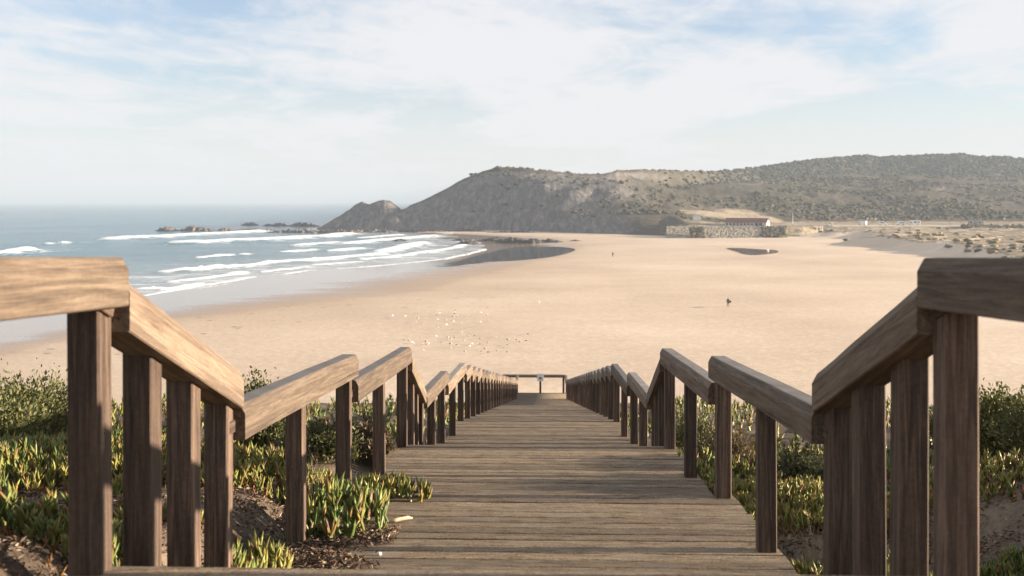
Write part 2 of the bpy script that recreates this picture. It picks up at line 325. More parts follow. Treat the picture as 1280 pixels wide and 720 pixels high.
bp = N(n, 'ShaderNodeBump', inp={'Distance': 2.6}); l.new(bst.outputs[0], bp.inputs['Strength']); l.new(w1.outputs[0], bp.inputs['Height']); l.new(bp.outputs[0], b.inputs['Normal'])

m, n, l, b = new_mat('surf_foam'); M['foam'] = m
t = N(n, 'ShaderNodeTexCoord'); no = N(n, 'ShaderNodeTexNoise', inp={'Scale': 0.9, 'Detail': 6.0, 'Roughness': 0.7}); l.new(t.outputs['Object'], no.inputs['Vector'])
ab = N(n, 'ShaderNodeAttribute', attribute_name='body')
al = N(n, 'ShaderNodeMath', operation='ADD'); l.new(no.outputs[0], al.inputs[0]); l.new(ab.outputs['Fac'], al.inputs[1])
ar_ = ramp(n, [(0.72, 0.0), (0.92, 1.0)]); l.new(al.outputs[0], ar_.inputs[0]); l.new(ar_.outputs[0], b.inputs['Alpha'])
r = ramp(n, [(0.3, (0.66, 0.70, 0.71)), (0.6, (0.84, 0.85, 0.85))]); l.new(no.outputs[0], r.inputs[0]); l.new(r.outputs[0], b.inputs['Base Color'])
b.inputs['Roughness'].default_value = 0.9; b.inputs['Specular IOR Level'].default_value = 0.1
bp = N(n, 'ShaderNodeBump', inp={'Strength': 0.8, 'Distance': 0.4}); l.new(no.outputs[0], bp.inputs['Height']); l.new(bp.outputs[0], b.inputs['Normal'])

m, n, l, b = new_mat('still_water'); M['pool'] = m
b.inputs['Base Color'].default_value = (0.045, 0.045, 0.045, 1); b.inputs['Roughness'].default_value = 0.05; b.inputs['IOR'].default_value = 1.33
t = N(n, 'ShaderNodeTexCoord'); no = N(n, 'ShaderNodeTexNoise', inp={'Scale': 0.5, 'Detail': 3.0}); l.new(t.outputs['Object'], no.inputs['Vector'])
bp = N(n, 'ShaderNodeBump', inp={'Strength': 0.02, 'Distance': 0.1}); l.new(no.outputs[0], bp.inputs['Height']); l.new(bp.outputs[0], b.inputs['Normal'])

# hillside: scrub, bare earth and rock; attribute 'rock' 0..1
m, n, l, b = new_mat('hillside_ground'); M['hill'] = m
t = N(n, 'ShaderNodeTexCoord'); ar = N(n, 'ShaderNodeAttribute', attribute_name='rock'); asd = N(n, 'ShaderNodeAttribute', attribute_name='bare')
h1 = N(n, 'ShaderNodeTexNoise', inp={'Scale': 0.02, 'Detail': 8.0, 'Roughness': 0.68}); l.new(t.outputs['Object'], h1.inputs['Vector'])
h2 = N(n, 'ShaderNodeTexNoise', inp={'Scale': 0.22, 'Detail': 6.0, 'Roughness': 0.7}); l.new(t.outputs['Object'], h2.inputs['Vector'])
hs = N(n, 'ShaderNodeMath', operation='MULTIPLY_ADD', inp={1: 0.5}); l.new(h2.outputs[0], hs.inputs[0]); l.new(h1.outputs[0], hs.inputs[2])
veg = ramp(n, [(0.52, (0.046, 0.045, 0.03)), (0.72, (0.08, 0.07, 0.05)), (0.88, (0.13, 0.108, 0.08)), (1.0, (0.22, 0.175, 0.13))]); l.new(hs.outputs[0], veg.inputs[0])
mpk = N(n, 'ShaderNodeMapping'); l.new(t.outputs['Object'], mpk.inputs[0]); mpk.inputs['Scale'].default_value = (0.25, 0.08, 0.06); mpk.inputs['Rotation'].default_value = (R(20), R(28), 0)
k1 = N(n, 'ShaderNodeTexNoise', inp={'Scale': 1.0, 'Detail': 8.0, 'Roughness': 0.7, 'Distortion': 0.7}); l.new(mpk.outputs[0], k1.inputs['Vector'])
rock = ramp(n, [(0.3, (0.065, 0.062, 0.062)), (0.5, (0.135, 0.125, 0.12)), (0.68, (0.26, 0.225, 0.19))]); l.new(k1.outputs[0], rock.inputs[0])
ra = N(n, 'ShaderNodeMath', operation='MULTIPLY_ADD', inp={1: 0.7, 2: -0.35}); l.new(h2.outputs[0], ra.inputs[0])
rb = N(n, 'ShaderNodeMath', operation='ADD', use_clamp=True); l.new(ra.outputs[0], rb.inputs[0]); l.new(ar.outputs['Fac'], rb.inputs[1])
rc = ramp(n, [(0.35, 0.0), (0.65, 1.0)]); l.new(rb.outputs[0], rc.inputs[0])
hm = N(n, 'ShaderNodeMix', data_type='RGBA'); l.new(rc.outputs[0], hm.inputs[0]); l.new(veg.outputs[0], hm.inputs[6]); l.new(rock.outputs[0], hm.inputs[7])
bb = N(n, 'ShaderNodeMath', operation='ADD', use_clamp=True); l.new(ra.outputs[0], bb.inputs[0]); l.new(asd.outputs['Fac'], bb.inputs[1])
bc = ramp(n, [(0.42, 0.0), (0.62, 0.9)]); l.new(bb.outputs[0], bc.inputs[0])
hb = N(n, 'ShaderNodeMix', data_type='RGBA'); l.new(bc.outputs[0], hb.inputs[0]); l.new(hm.outputs[2], hb.inputs[6]); hb.inputs[7].default_value = (0.42, 0.335, 0.235, 1)
l.new(hb.outputs[2], b.inputs['Base Color']); b.inputs['Roughness'].default_value = 0.95; b.inputs['Specular IOR Level'].default_value = 0.08
bp = N(n, 'ShaderNodeBump', inp={'Strength': 0.8, 'Distance': 2.5}); l.new(h2.outputs[0], bp.inputs['Height']); l.new(bp.outputs[0], b.inputs['Normal'])
M['scrub'] = attr_mat('scrub_foliage', rough=0.9, spec=0.1, noise=0.6)
M['rock'] = plain('dark_shore_rock', (0.05, 0.043, 0.038), 0.8, 0.3, 0.5, 0.35)
M['sea_rock'] = plain('brown_sea_rock', (0.12, 0.10, 0.088), 0.8, 0.3, 0.45, 0.35)
M['boulder'] = attr_mat('pale_boulder', rough=0.9, spec=0.15)
M['white'] = plain('white_paint', (0.74, 0.73, 0.70), 0.45, 0.4, 0.06, 0.6)
M['cream'] = plain('cream_render', (0.60, 0.53, 0.43), 0.9, 0.1, 0.1, 0.5)
M['tile'] = plain('red_roof_tile', (0.20, 0.095, 0.072), 0.85, 0.15, 0.25, 1.2)
M['glass'] = plain('dark_glass', (0.02, 0.025, 0.03), 0.1, 0.6, 0.1)
M['tyre'] = plain('tyre_rubber', (0.025, 0.025, 0.025), 0.9, 0.2)
M['greywood'] = plain('grey_weathered_wood', (0.20, 0.165, 0.13), 0.9, 0.1, 0.25, 1.0)
M['road'] = plain('pale_gravel', (0.50, 0.43, 0.34), 0.95, 0.05, 0.12, 0.3)
M['greywall'] = plain('grey_render', (0.30, 0.28, 0.26), 0.9, 0.1, 0.12, 0.6)
M['wetsuit'] = plain('black_neoprene', (0.018, 0.018, 0.022), 0.6, 0.3)
M['board'] = plain('dark_board', (0.03, 0.032, 0.04), 0.4, 0.4)
M['skin'] = plain('skin', (0.42, 0.25, 0.17), 0.6, 0.3)
M['hair'] = plain('dark_hair', (0.03, 0.02, 0.015), 0.6, 0.3)
M['coat'] = plain('dark_coat', (0.05, 0.035, 0.03), 0.85, 0.15)

# ================================================================== FOREGROUND GROUND
PROF = [(-40, .9), (-6, -.75), (0, -1.08), (2.2, -1.22), (2.85, -1.35), (4, -1.86), (6.4, -2.08), (9, -2.42), (10.2, -3.05), (15.5, -3.72), (30, -6.4), (48, -9.85), (56, -11.9), (70, -16.0), (92, -22.4), (140, -30)]
def ground(x, y):
    x = np.asarray(x, float); y = np.asarray(y, float)
    z = interp(y, PROF)
    L = -(x + 0.07) - 1.24; Rr = (x + 0.07) - 1.24
    z = z + sstep(0.0, 0.5, L) * (0.30 * np.exp(-((y - 4.0) / 2.6) ** 2) + 0.10)
    z = z + sstep(0.0, 0.7, Rr) * (-.06 + 0.10 * np.exp(-((y - 4.5) / 2.5) ** 2))
    z = z + sstep(1.0, 2.4, Rr) * .22
    side = sstep(0.05, 1.2, np.maximum(L, Rr))
    z = z + side * ((fbm(x * 0.9, y * 0.9, 4, 3) - 0.5) * 0.34 + (fbm(x * 0.16, y * 0.16, 3, 9) - 0.5) * 0.8 * sstep(1.5, 7, np.maximum(L, Rr)))
    z = z + (fbm(x * 7, y * 7, 3, 21) - 0.5) * 0.03
    z = z - 0.035 * np.maximum(np.maximum(L, Rr) - 5, 0)          # the spur falls away on both sides
    return z + H
def march(px, py):
    """where the sight line through a pixel first meets the foreground ground"""
    u = (px - 640) / FPX; ts = np.linspace(1.5, 60, 1500); d = FW + u * RT
    x, y = d[0] * ts, d[1] * ts; z = H - (py - 252) / FPX * ts
    k = np.argmax(z < ground(x, y)); k = k if k else len(ts) - 1
    return Vector((x[k], y[k], float(ground(x[k], y[k]))))
def gz(x, y): return float(ground(x, y))
gx = np.concatenate([-np.geomspace(70, 7, 26), np.linspace(-6.8, 6.8, 150), np.geomspace(7, 90, 30)])
gy = np.concatenate([np.linspace(-12, 1.8, 24), np.linspace(1.9, 16, 170), np.geomspace(16.2, 120, 60)])
GX, GY = np.meshgrid(gx, gy); GZ = ground(GX, GY)
obj('headland_slope', mesh_np('headland_slope', np.stack([GX, GY, GZ], -1).reshape(-1, 3), [grid_faces(len(gy), len(gx))], True), M['soil'])['kind'] = 'structure'

# ================================================================== BOARDWALK
XC = -0.07
RH = 0.89                                  # rail top above deck
SEG = [(-3.0, 2.84, -.722, -1.049)]        # (y0, y1, deck z0, z1), relative to the eye
def stairs(y, z, y_end):
    for k in range(3):
        d = (y_end - y) / 3
        SEG.append((y + k * d, y + (k + 1) * d, z - .16 * (k + 1), z - .16 * (k + 1) - .004))
stairs(2.84, -1.049, 3.82)
SEG += [(3.82, 6.39, -1.69, -1.872), (6.39, 9.05, -2.04, -2.215)]
stairs(9.05, -2.215, 10.05)
SEG += [(10.05, 12.55, -2.86, -3.03), (12.55, 15.55, -3.19, -3.415)]
TE, ZT = 15.55, -3.415
for i in range(24):
    z0 = ZT - .159 - i * .2477; y0 = TE + i * 1.324
    SEG.append((y0, y0 + 1.324, z0, z0 - .0885))
yl, zl = SEG[-1][1], SEG[-1][3]
SEG.append((yl, yl + 1.5, zl - .004, zl - .01))
def deck_z(y):
    for a, b_, c, d in SEG:
        if a <= y < b_: return H + c + (d - c) * (y - a) / (b_ - a)
    return H + SEG[-1][3]
walk = bpy.data.objects.new('boardwalk', None); C.objects.link(walk); walk['kind'] = 'structure'
pv = []
for k in range(6):                         # six board shapes with worn, slightly cupped tops
    bm = bmesh.new(); hw = 1.275; nseg = 10; w = 0.113
    w = 0.1105; prof = [(-w / 2 + .003, -.034), (-w / 2, -.004), (-w / 2 + .007, 0), (0, -.0015), (w / 2 - .007, 0), (w / 2, -.004), (w / 2 - .003, -.034)]
    rows = []
    for i in range(nseg + 1):
        xx = -hw + 2 * hw * i / nseg + (random.uniform(-.012, .012) if i in (0, nseg) else 0)
        bow = random.uniform(-.0018, .0018)
        rows.append([bm.verts.new((xx, yy + (random.uniform(-.0016, .0016) if yy else 0), zz_ + bow)) for yy, zz_ in prof])
    for a, b_ in zip(rows, rows[1:]):
        for j in range(len(prof)): bm.faces.new((a[j], b_[j], b_[(j + 1) % len(prof)], a[(j + 1) % len(prof)]))
    bm.faces.new(rows[0]); bm.faces.new(rows[-1][::-1])
    pv.append(bm_mesh(bm, 'plank'))
    pv[-1].materials.append(M['plank'])
far_v, far_f, far_n = [], [], 0
count = 0
for (a, b_, c, d) in SEG:
    n_ = max(1, round((b_ - a) / .1225)); st_ = (b_ - a) / n_; sl = math.atan2(d - c, b_ - a)
    for k in range(n_):
        y = a + (k + .5) * st_; z = H + c + (d - c) * (y - a) / (b_ - a)
        if y < 29:
            o = obj('plank', random.choice(pv), None, walk, (XC + random.uniform(-.006, .006), y, z + random.uniform(-.002, .002)),
                    (sl + random.uniform(-.012, .012), random.uniform(-.0008, .0008), random.uniform(-.0015, .0015) + (math.pi if random.random() < .5 else 0)))
            if abs(o.rotation_euler.z) > 1: o.rotation_euler.x = -o.rotation_euler.x
            o.scale = (1, st_ / .1225, 1); count += 1
        else:
            h_ = st_ / 2 - .005; e = random.uniform(-.01, .01)
            q = np.array([[sx * 1.275 + XC + e, y + sy * h_, z + sy * h_ * math.tan(sl) + sz] for sz in (-.034, 0) for sy in (-1, 1) for sx in (-1, 1)])
            far_v.append(q); far_f.append(np.array([(0, 2, 3, 1), (4, 5, 7, 6), (0, 1, 5, 4), (2, 6, 7, 3), (0, 4, 6, 2), (1, 3, 7, 5)]) + far_n); far_n += 8
o = obj('far_planking', mesh_np('far_planking', np.concatenate(far_v), [np.concatenate(far_f)]), M['plank'], walk); o['kind'] = 'stuff'
# risers close each step, joists carry the boards
rise_me = box_mesh('riser', -1.25, 1.25, -.03, 0, -.15, -.036, .003); rise_me.materials.append(M['plank'])
for (a, b_, c, d), nx in zip(SEG, SEG[1:]):
    if d - nx[2] > .05: obj('riser', rise_me, None, walk, (XC, b_ - .012, H + d))
for (a, b_, c, d) in SEG:
    L_ = b_ - a
    if L_ < .6: continue
    for xx in (-1.12, 0, 1.12):
        obj('joist', prism_mesh('joist', [(-.04, 0), (.04, 0), (.04, -.13), (-.04, -.13)], 0, math.hypot(L_, d - c) - .05), M['beam'], walk,
            (XC + xx, a, H + c - .037), (math.atan2(d - c, L_), 0, 0))

# ------------------------------------------------------------------ handrails: posts, rails, tongues
HP = 1.163                                  # half width between post faces
def rail_mesh(L_, dz):
    """rail with chamfered top edges and plumb ends; origin at the near end, top centre"""
    prof = [(-.065, -.138), (-.065, -.038), (-.046, -.003), (-.040, 0), (.040, 0), (.046, -.003), (.065, -.038), (.065, -.138), (.06, -.142), (-.06, -.142)]
    bm = bmesh.new(); ns = 5; rows = []; th = math.atan2(dz, L_)
    for i in range(ns + 1):
        jx, jz = (random.uniform(-.0016, .0016) for _ in range(2))
        rows.append([bm.verts.new((x + jx, L_ * i / ns / math.cos(th) + z * math.tan(th), z + jz)) for x, z in prof])
    for a, b_ in zip(rows, rows[1:]):
        for j in range(len(prof)): bm.faces.new((a[j], b_[j], b_[(j + 1) % len(prof)], a[(j + 1) % len(prof)]))
    bm.faces.new(rows[0]); bm.faces.new(rows[-1][::-1])
    return bm_mesh(bm, 'rail')
RAILS = [(-3.0, 2.83, .168, -.158), (2.83, 3.93, -.222, -.672), (3.935, 6.39, -.81, -.985), (6.39, 9.03, -1.155, -1.325),
         (9.03, 10.12, -1.385, -1.90), (10.195, 12.55, -1.98, -2.14), (12.55, 15.55, -2.305, -2.525)]
for i in range(24):
    z0 = ZT - .159 - i * .2477 + RH; y0 = TE + i * 1.324
    RAILS.append((y0, y0 + 1.324, z0, z0 - .0885))
RAILS.append((yl, yl + 1.5, zl + RH - .01, zl + RH - .016))
def rail_top(y):
    for a, b_, c, d in RAILS:
        if a <= y < b_: return H + c + (d - c) * (y - a) / (b_ - a)
    return H + RAILS[-1][3]
POSTS = [-2.6, -1.3, .1, 1.42, 2.74, 3.10, 3.46, 3.84, 5.08, 6.29, 7.70, 8.93, 9.42, 9.76, 10.10, 11.28, 12.45, 14.0, 15.42]
POSTS += [TE + 1.324 * (i + 1) - .11 for i in range(24)] + [yl + 1.35]
def make_handrail(side, label):
    root = thing('handrail', label, 'handrail', (XC + side * (HP + .045), 0, H - 1.05))
    rx, rz = XC + side * (HP + .045), H - 1.05
    for y in POSTS:
        top = rail_top(min(y + .045, yl + 1.4)) - .138
        if y < 2.9 and y > 2.6: top = H - .158 - .13
        bot = deck_z(y + .05) - .32
        wd = .045 + random.uniform(-.001, .001)
        bm = bmesh.new(); v8 = bm_box(bm, -wd, wd, 0, 2 * wd, 0, top - bot)
        for v in v8[4:]:
            v.co.x += random.uniform(-.003, .003)
            yy = min(max(y + v.co.y, y), yl + 1.4); on = [q for q in RAILS if q[0] - .02 <= y < q[1]][-1]
            v.co.z = H + on[2] + (on[3] - on[2]) * (yy - on[0]) / (on[1] - on[0]) - .136 - bot
        o = obj('post', bm_mesh(bm, 'post', .005), M['post'], root, (random.uniform(-.003, .003), y, bot - rz))
        o.rotation_euler = (random.uniform(-.004, .004), random.uniform(-.006, .006), random.uniform(-.02, .02))
    for a, b_, c, d in RAILS:
        r_ = obj('rail', rail_mesh(b_ - a - .006, d - c), M['rail'], root, (side * -.022 + random.uniform(-.003, .003), a + .003, H + c - rz), (math.atan2(d - c, b_ - a - .006), 0, 0))
        if a > 2:
            # tongue that laps the rail into the post behind it
            obj('tongue', box_mesh('tongue', -.026, .026, -.06, .02, -.11, -.06, .003), M['beam'], r_)
    return root
make_handrail(-1, 'timber handrail with sunlit inner faces, on the seaward side of the boardwalk')
make_handrail(1, 'timber handrail with shaded inner faces, on the landward side of the boardwalk')

# barrier across the far landing, with a small white notice
ye, ze = yl + 1.35, H + zl
bar = thing('end_barrier', 'dark timber barrier across the far landing of the boardwalk', 'barrier', (XC, ye, ze))
for xx in (-1.85, XC + .0, 1.06):
    obj('post', box_mesh('post', -.05, .05, -.05, .05, -.3, RH - .13, .005), M['post'], bar, (xx, 0, 0))
o = obj('rail', rail_mesh(3.05, 0), M['rail'], bar, (1.13, .0, RH + .02), (0, 0, R(90)))
sg = thing('notice_sign', 'small white square notice fixed to the middle post of the end barrier', 'sign', (XC - .07, ye - .08, ze + .60))
pl = obj('panel', box_mesh('panel', -.16, .16, -.012, 0, 0, .36, .003), M['white'], sg)
obj('pictogram', box_mesh('pictogram', -.07, .07, -.016, -.0125, .10, .19), plain('sign_print', (.08, .09, .12)), pl)

# ================================================================== FOREGROUND PLANTS
def leaves_np(P, D, Ln, Wd, bend, cb, ct, rings=3):
    """finger leaves: three-sided, tapering, curving upwards. P base, D unit direction, Ln length, Wd half width"""
    n_ = len(P); up = np.array([0, 0, 1.0])
    S = np.cross(D, up + rng.normal(0, .25, (n_, 3))); S /= np.linalg.norm(S, axis=1, keepdims=True) + 1e-9
    U = np.cross(S, D)
    ts, ws_ = (((0.0, 0.38, 0.74), (0.75, 1.0, 0.72)) if rings == 3 else ((0.0, 0.55), (0.8, 1.0))); vv, cc = [], []
    for t_, w in zip(ts, ws_):
        c = P + D * (Ln * t_)[:, None] + up * (bend * Ln * t_ * t_)[:, None]
        for k in range(3):
            a = 2 * math.pi * k / 3 + math.pi / 2
            vv.append(c + (S * math.cos(a) + U * math.sin(a)) * (Wd * w)[:, None]); cc.append(cb + (ct - cb) * t_)
    vv.append(P + D * Ln[:, None] + up * (bend * Ln)[:, None]); cc.append(ct)
    V = np.stack(vv, 1); Cc = np.stack(cc, 1)
    base = (np.arange(n_) * (rings * 3 + 1))[:, None, None]
    q = np.array([(r_ * 3 + k, r_ * 3 + (k + 1) % 3, r_ * 3 + 3 + (k + 1) % 3, r_ * 3 + 3 + k) for r_ in range(rings - 1) for k in range(3)])
    e_ = rings * 3 - 3; tr = np.array([(e_ + k, e_ + (k + 1) % 3, e_ + 3) for k in range(3)])
    return V.reshape(-1, 3), [(q[None] + base).reshape(-1, 4), (tr[None] + base).reshape(-1, 3)], Cc.reshape(-1, 3)
GREEN, YEL, RED, OLD = np.array((.10, .145, .035)), np.array((.34, .30, .075)), np.array((.30, .045, .025)), np.array((.16, .085, .055))
def shoots(xy, h, per=5, ln=(.05, .09), yellow=.35, z=None, lean=.55, rings=3):
    """shoots with a rosette of finger leaves; xy (n,2) on the ground, h height of the shoot tips"""
    n_ = len(xy); zg = ground(xy[:, 0], xy[:, 1]) if z is None else z
    tip = np.stack([xy[:, 0], xy[:, 1], zg + h], 1)
    tip = np.repeat(tip, per, 0); m_ = len(tip)
    az = np.tile(np.arange(per) * 2 * math.pi / per, n_) + np.repeat(rng.random(n_) * 6.28, per) + rng.normal(0, .25, m_)
    tilt = lean * (0.35 + rng.random(m_))
    D = np.stack([np.cos(az) * np.sin(tilt), np.sin(az) * np.sin(tilt), np.cos(tilt)], 1)
    Ln = rng.uniform(*ln, m_); Wd = Ln * rng.uniform(.075, .115, m_)
    P = tip - D * (Ln * .35)[:, None] + rng.normal(0, .004, (m_, 3)); P[:, 2] -= rng.random(m_) * .03
    age = np.repeat(np.clip(rng.normal(yellow, .25, n_), 0, 1), per)[:, None]
    v_ = rng.uniform(.75, 1.25, (m_, 1))
    cb = (GREEN * (1 - age * .6) + YEL * age * .6) * v_
    ct = (GREEN * (1 - age) + YEL * age) * v_ * 1.1
    rd = (rng.random(m_) < .12 + .14 * yellow)[:, None]
    ct = np.where(rd, ct * .5 + RED * .6, ct)
    dead = (rng.random(m_) < .07)[:, None]; cb = np.where(dead, OLD * v_, cb); ct = np.where(dead, OLD * v_ * 1.3, ct)
    return leaves_np(P, D, Ln, Wd, rng.uniform(.0, .25, m_), cb, ct, rings)
def merge(parts):
    V, F4, F3, Cc, k = [], [], [], [], 0
    for v, (q, t_), c in parts:
        V.append(v); Cc.append(c); F4.append(q + k); F3.append(t_ + k); k += len(v)
    return np.concatenate(V), [np.concatenate(F4), np.concatenate(F3)], np.concatenate(Cc)
# where the mat grows: noise patches, thinned in the sandy spots the photograph shows
def spots(lst): return [march(*p) for p in lst]
BARE = spots([(345, 575), (330, 560), (410, 590), (320, 640), (60, 690), (20, 640), (1250, 680), (1240, 560), (1200, 690), (940, 560), (1010, 690)])
def cover(x, y):
    d = fbm(x * 1.1 + 5, y * 1.1, 4, 40) + .15 * (fbm(x * .35, y * .35, 2, 44) - .5)
    for p in BARE: d = d - .26 * np.exp(-((x - p.x) ** 2 + (y - p.y) ** 2) / .30)
    return d
def mat_parts(side, region, n_, h, ln, per, thr=.46, rings=2):
    x0, x1, y0, y1 = region
    xy = np.stack([rng.uniform(x0, x1, n_), rng.uniform(y0, y1, n_)], 1)
    c = cover(xy[:, 0], xy[:, 1]); keep = c + rng.normal(0, .025, n_) > thr
    xy, c = xy[keep], c[keep]
    hh = h * (.4 + .9 * sstep(thr, thr + .2, c)) * rng.uniform(.6, 1.2, len(xy))
    yel = .25 + .5 * fbm(xy[:, 0] * .8, xy[:, 1] * .8, 2, 77)
    out_ = []
    for lo, hi in ((0, .42), (.42, .52), (.52, 2)):
        k = (yel >= lo) & (yel < hi)
        if k.any(): out_.append(shoots(xy[k], hh[k], per, ln, (.2, .42, .7)[(lo > 0) + (lo > .5)], rings=rings))
    return out_
for side, lab in ((-1, 'mat of finger-leaved ice plant covering the slope on the seaward side of the boardwalk'), (1, 'mat of finger-leaved ice plant covering the slope on the landward side of the boardwalk')):
    s_ = lambda a, b_: (a, b_) if side > 0 else (-b_, -a)
    e0 = 1.24 if side > 0 else 1.40
    P_ = mat_parts(side, (*s_(e0, 4.4), 2.6, 7.2), 5300, .14, (.055, .10), 6, .40 if side > 0 else .37, 3)
    P_ += mat_parts(side, (*s_(e0, 8.5), 7.0, 12.5), 5600, .15, (.065, .105), 5)
    P_ += mat_parts(side, (*s_(4.2, 9.0), 3.0, 7.5), 3000, .14, (.065, .105), 5)
    P_ += mat_parts(side, (*s_(e0, 16), 12.3, 30), 1500, .22, (.14, .24), 4, .40)
    low = mat_parts(side, (*s_(e0, 4.6), 2.6, 8.0), 2600, .045, (.03, .06), 5, .28)      # creeping reddish-brown runners
    P_ += [(v, f, c * np.array((1.05, .55, .62)) * .8) for v, f, c in low]
    v, f, c = merge(P_)
    tag(obj('ice_plant_mat', mesh_np('ice_plant_mat', v, f, False, None, {'col': c}), M['leaf']), lab, 'ground cover', kind='stuff')
# single clumps one can point at
def clump(px, py, rad, n_, h, yellow, label, ln=(.07, .12), stretch=(1, 1), pos=None):
    p = pos or march(px, py)
    root = thing('ice_plant', label, 'plant', p)
    a = rng.random(n_) * 6.283; r_ = np.sqrt(rng.random(n_)) * rad
    x, y = p.x + np.cos(a) * r_ * stretch[0], p.y + np.sin(a) * r_ * stretch[1]
    hh = h * (1 - .55 * (r_ / rad) ** 2) * rng.uniform(.55, 1.1, n_)
    zb = np.maximum(ground(x, y), np.where(np.abs(x - XC) < 1.27, p.z, p.z - .25))
    v, f, c = shoots(np.stack([x, y], 1), hh, 6, ln, yellow, zb)
    v = v - np.array(p)
    o = obj('foliage', mesh_np('foliage', v, f, False, None, {'col': c}), M['leaf'], root); o['kind'] = 'stuff'
    bm = bmesh.new()
    for i in range(0, n_, 3):
        b0 = Vector((x[i] * .6 + p.x * .4, y[i] * .6 + p.y * .4, zb[i] - .03)) - p; b1 = Vector((x[i], y[i], zb[i] + hh[i])) - p
        bm_tube(bm, [b0, (b0 + b1) / 2 + Vector((random.uniform(-.02, .02), random.uniform(-.02, .02), .0)), b1], [.006, .005, .004], 4)
    obj('stem', bm_mesh(bm, 'stem'), M['twig'], root)['kind'] = 'stuff'
    return root
lx = XC - 1.30
clump(0, 0, .29, 78, .23, .18, 'large bright green ice plant clump spilling over the deck edge, with dry stalks above it', (.09, .155), (.95, 1.15), pos=Vector((-1.14, 5.50, deck_z(5.50) - .03)))
clump(0, 0, .22, 60, .13, .52, 'yellow-green ice plant creeping over the deck boards beside the large green clump', (.07, .12), (1.35, .7), pos=Vector((-.98, 6.22, deck_z(6.22) - .02)))
clump(0, 0, .22, 44, .20, .50, 'low ice plant tuft at the foot of the stair posts on the seaward side', (.09, .15), pos=Vector((lx + .03, 3.95, gz(lx - .2, 3.95) - .02)))
clump(0, 0, .16, 26, .15, .6, 'small ice plant tuft on leaf litter between the seaward stair posts and the large clump', (.08, .13), pos=Vector((lx + .08, 4.45, deck_z(4.45))))
rx0 = XC + 1.31
clump(0, 0, .13, 26, .13, .62, 'yellow ice plant strip against the landward deck edge, beside the second ramp post', (.06, .10), (.5, 2.6), pos=Vector((rx0 + .03, 6.0, deck_z(6.0) - .10)))
clump(0, 0, .14, 22, .15, .6, 'yellowish ice plant tuft by the landward deck edge, with red leaves beside it', (.07, .11), (.7, 1.2), pos=Vector((rx0 + .05, 4.95, deck_z(4.95) - .10)))
clump(0, 0, .14, 20, .12, .7, 'golden ice plant tuft at the foot of the landward posts where the second ramp ends', (.06, .10), pos=Vector((rx0 + .05, 8.6, deck_z(8.6) - .06)))
# red withered rosette
p = Vector((rx0 + .22, 5.05, 0)); p.z = gz(p.x, p.y) + .06
v, f, c = shoots(np.array([[p.x + dx_, p.y + dy_] for dx_, dy_ in ((0, 0), (.05, .03), (-.03, .05))]), np.array([.10, .06, .08]), 6, (.06, .10), .2)
c = np.tile(np.array((.36, .03, .03)), (len(c), 1)) * rng.uniform(.6, 1.1, (len(c), 1))
tag(obj('ice_plant', mesh_np('ice_plant', v, f, False, None, {'col': c}), M['leaf']), 'small rosette of crimson ice plant leaves on the landward soil', 'plant')

# leaf litter and broken stems on the bare soil
def litter(n_, region, thr, seed):
    g = np.random.default_rng(seed); x0, x1, y0, y1 = region
    x, y = g.uniform(x0, x1, n_), g.uniform(y0, y1, n_)
    k = (fbm(x * 1.7, y * 1.7, 3, 61) + g.normal(0, .06, n_)) > thr; x, y = x[k], y[k]; n_ = len(x)
    z = np.maximum(ground(x, y), np.array([deck_z(b_) if abs(a - XC) < 1.27 else -9 for a, b_ in zip(x, y)])) + g.uniform(.002, .03, n_)
    a = g.random(n_) * 6.28; L_ = g.uniform(.005, .022, n_); W_ = L_ * g.uniform(.18, .5, n_)
    T = np.stack([np.cos(a), np.sin(a), g.normal(0, .5, n_)], 1); T /= np.linalg.norm(T, axis=1, keepdims=True)
    S = np.cross(T, np.array([0, 0, 1.0]) + g.normal(0, .5, (n_, 3))); S /= np.linalg.norm(S, axis=1, keepdims=True); U = np.cross(S, T)
    P = np.stack([x, y, z], 1)
    V = np.stack([P - T * L_[:, None], P + S * W_[:, None] + U * (L_ * .2)[:, None], P + T * L_[:, None], P - S * W_[:, None] + U * (L_ * .2)[:, None], P - U * (L_ * .16)[:, None]], 1)
    b0 = (np.arange(n_) * 5)[:, None, None]
    F = np.array([(0, 1, 4), (1, 2, 4), (2, 3, 4), (3, 0, 4)])[None] + b0
    pal = np.array([(.09, .06, .042), (.14, .095, .065), (.20, .145, .10), (.30, .235, .17), (.13, .075, .055)])
    c = np.repeat(pal[g.integers(0, 5, n_)] * g.uniform(.7, 1.2, (n_, 1)), 5, 0)
    return V.reshape(-1, 3), F.reshape(-1, 3), c
for side, regs in ((-1, [(30000, (-4.2, -1.36, 2.7, 6.6), .40), (9000, (-1.36, -.78, 4.1, 5.45), .44), (12000, (-8, -1.36, 6.5, 12), .46)]), (1, [(22000, (1.22, 4.0, 2.7, 6.6), .42), (10000, (1.22, 8, 6.5, 12), .46)])):
    V, F, Cc, k = [], [], [], 0
    for i, (n_, reg, th) in enumerate(regs):
        v, f, c = litter(n_, reg, th, 10 + i + side); V.append(v); F.append(f + k); Cc.append(c); k += len(v)
    tag(obj('leaf_litter', mesh_np('leaf_litter', np.concatenate(V), [np.concatenate(F)], False, None, {'col': np.concatenate(Cc)}), M['litter']),
        'dry brown leaf litter scattered over the soil beside the %s handrail' % ('seaward' if side < 0 else 'landward'), 'litter', kind='stuff')

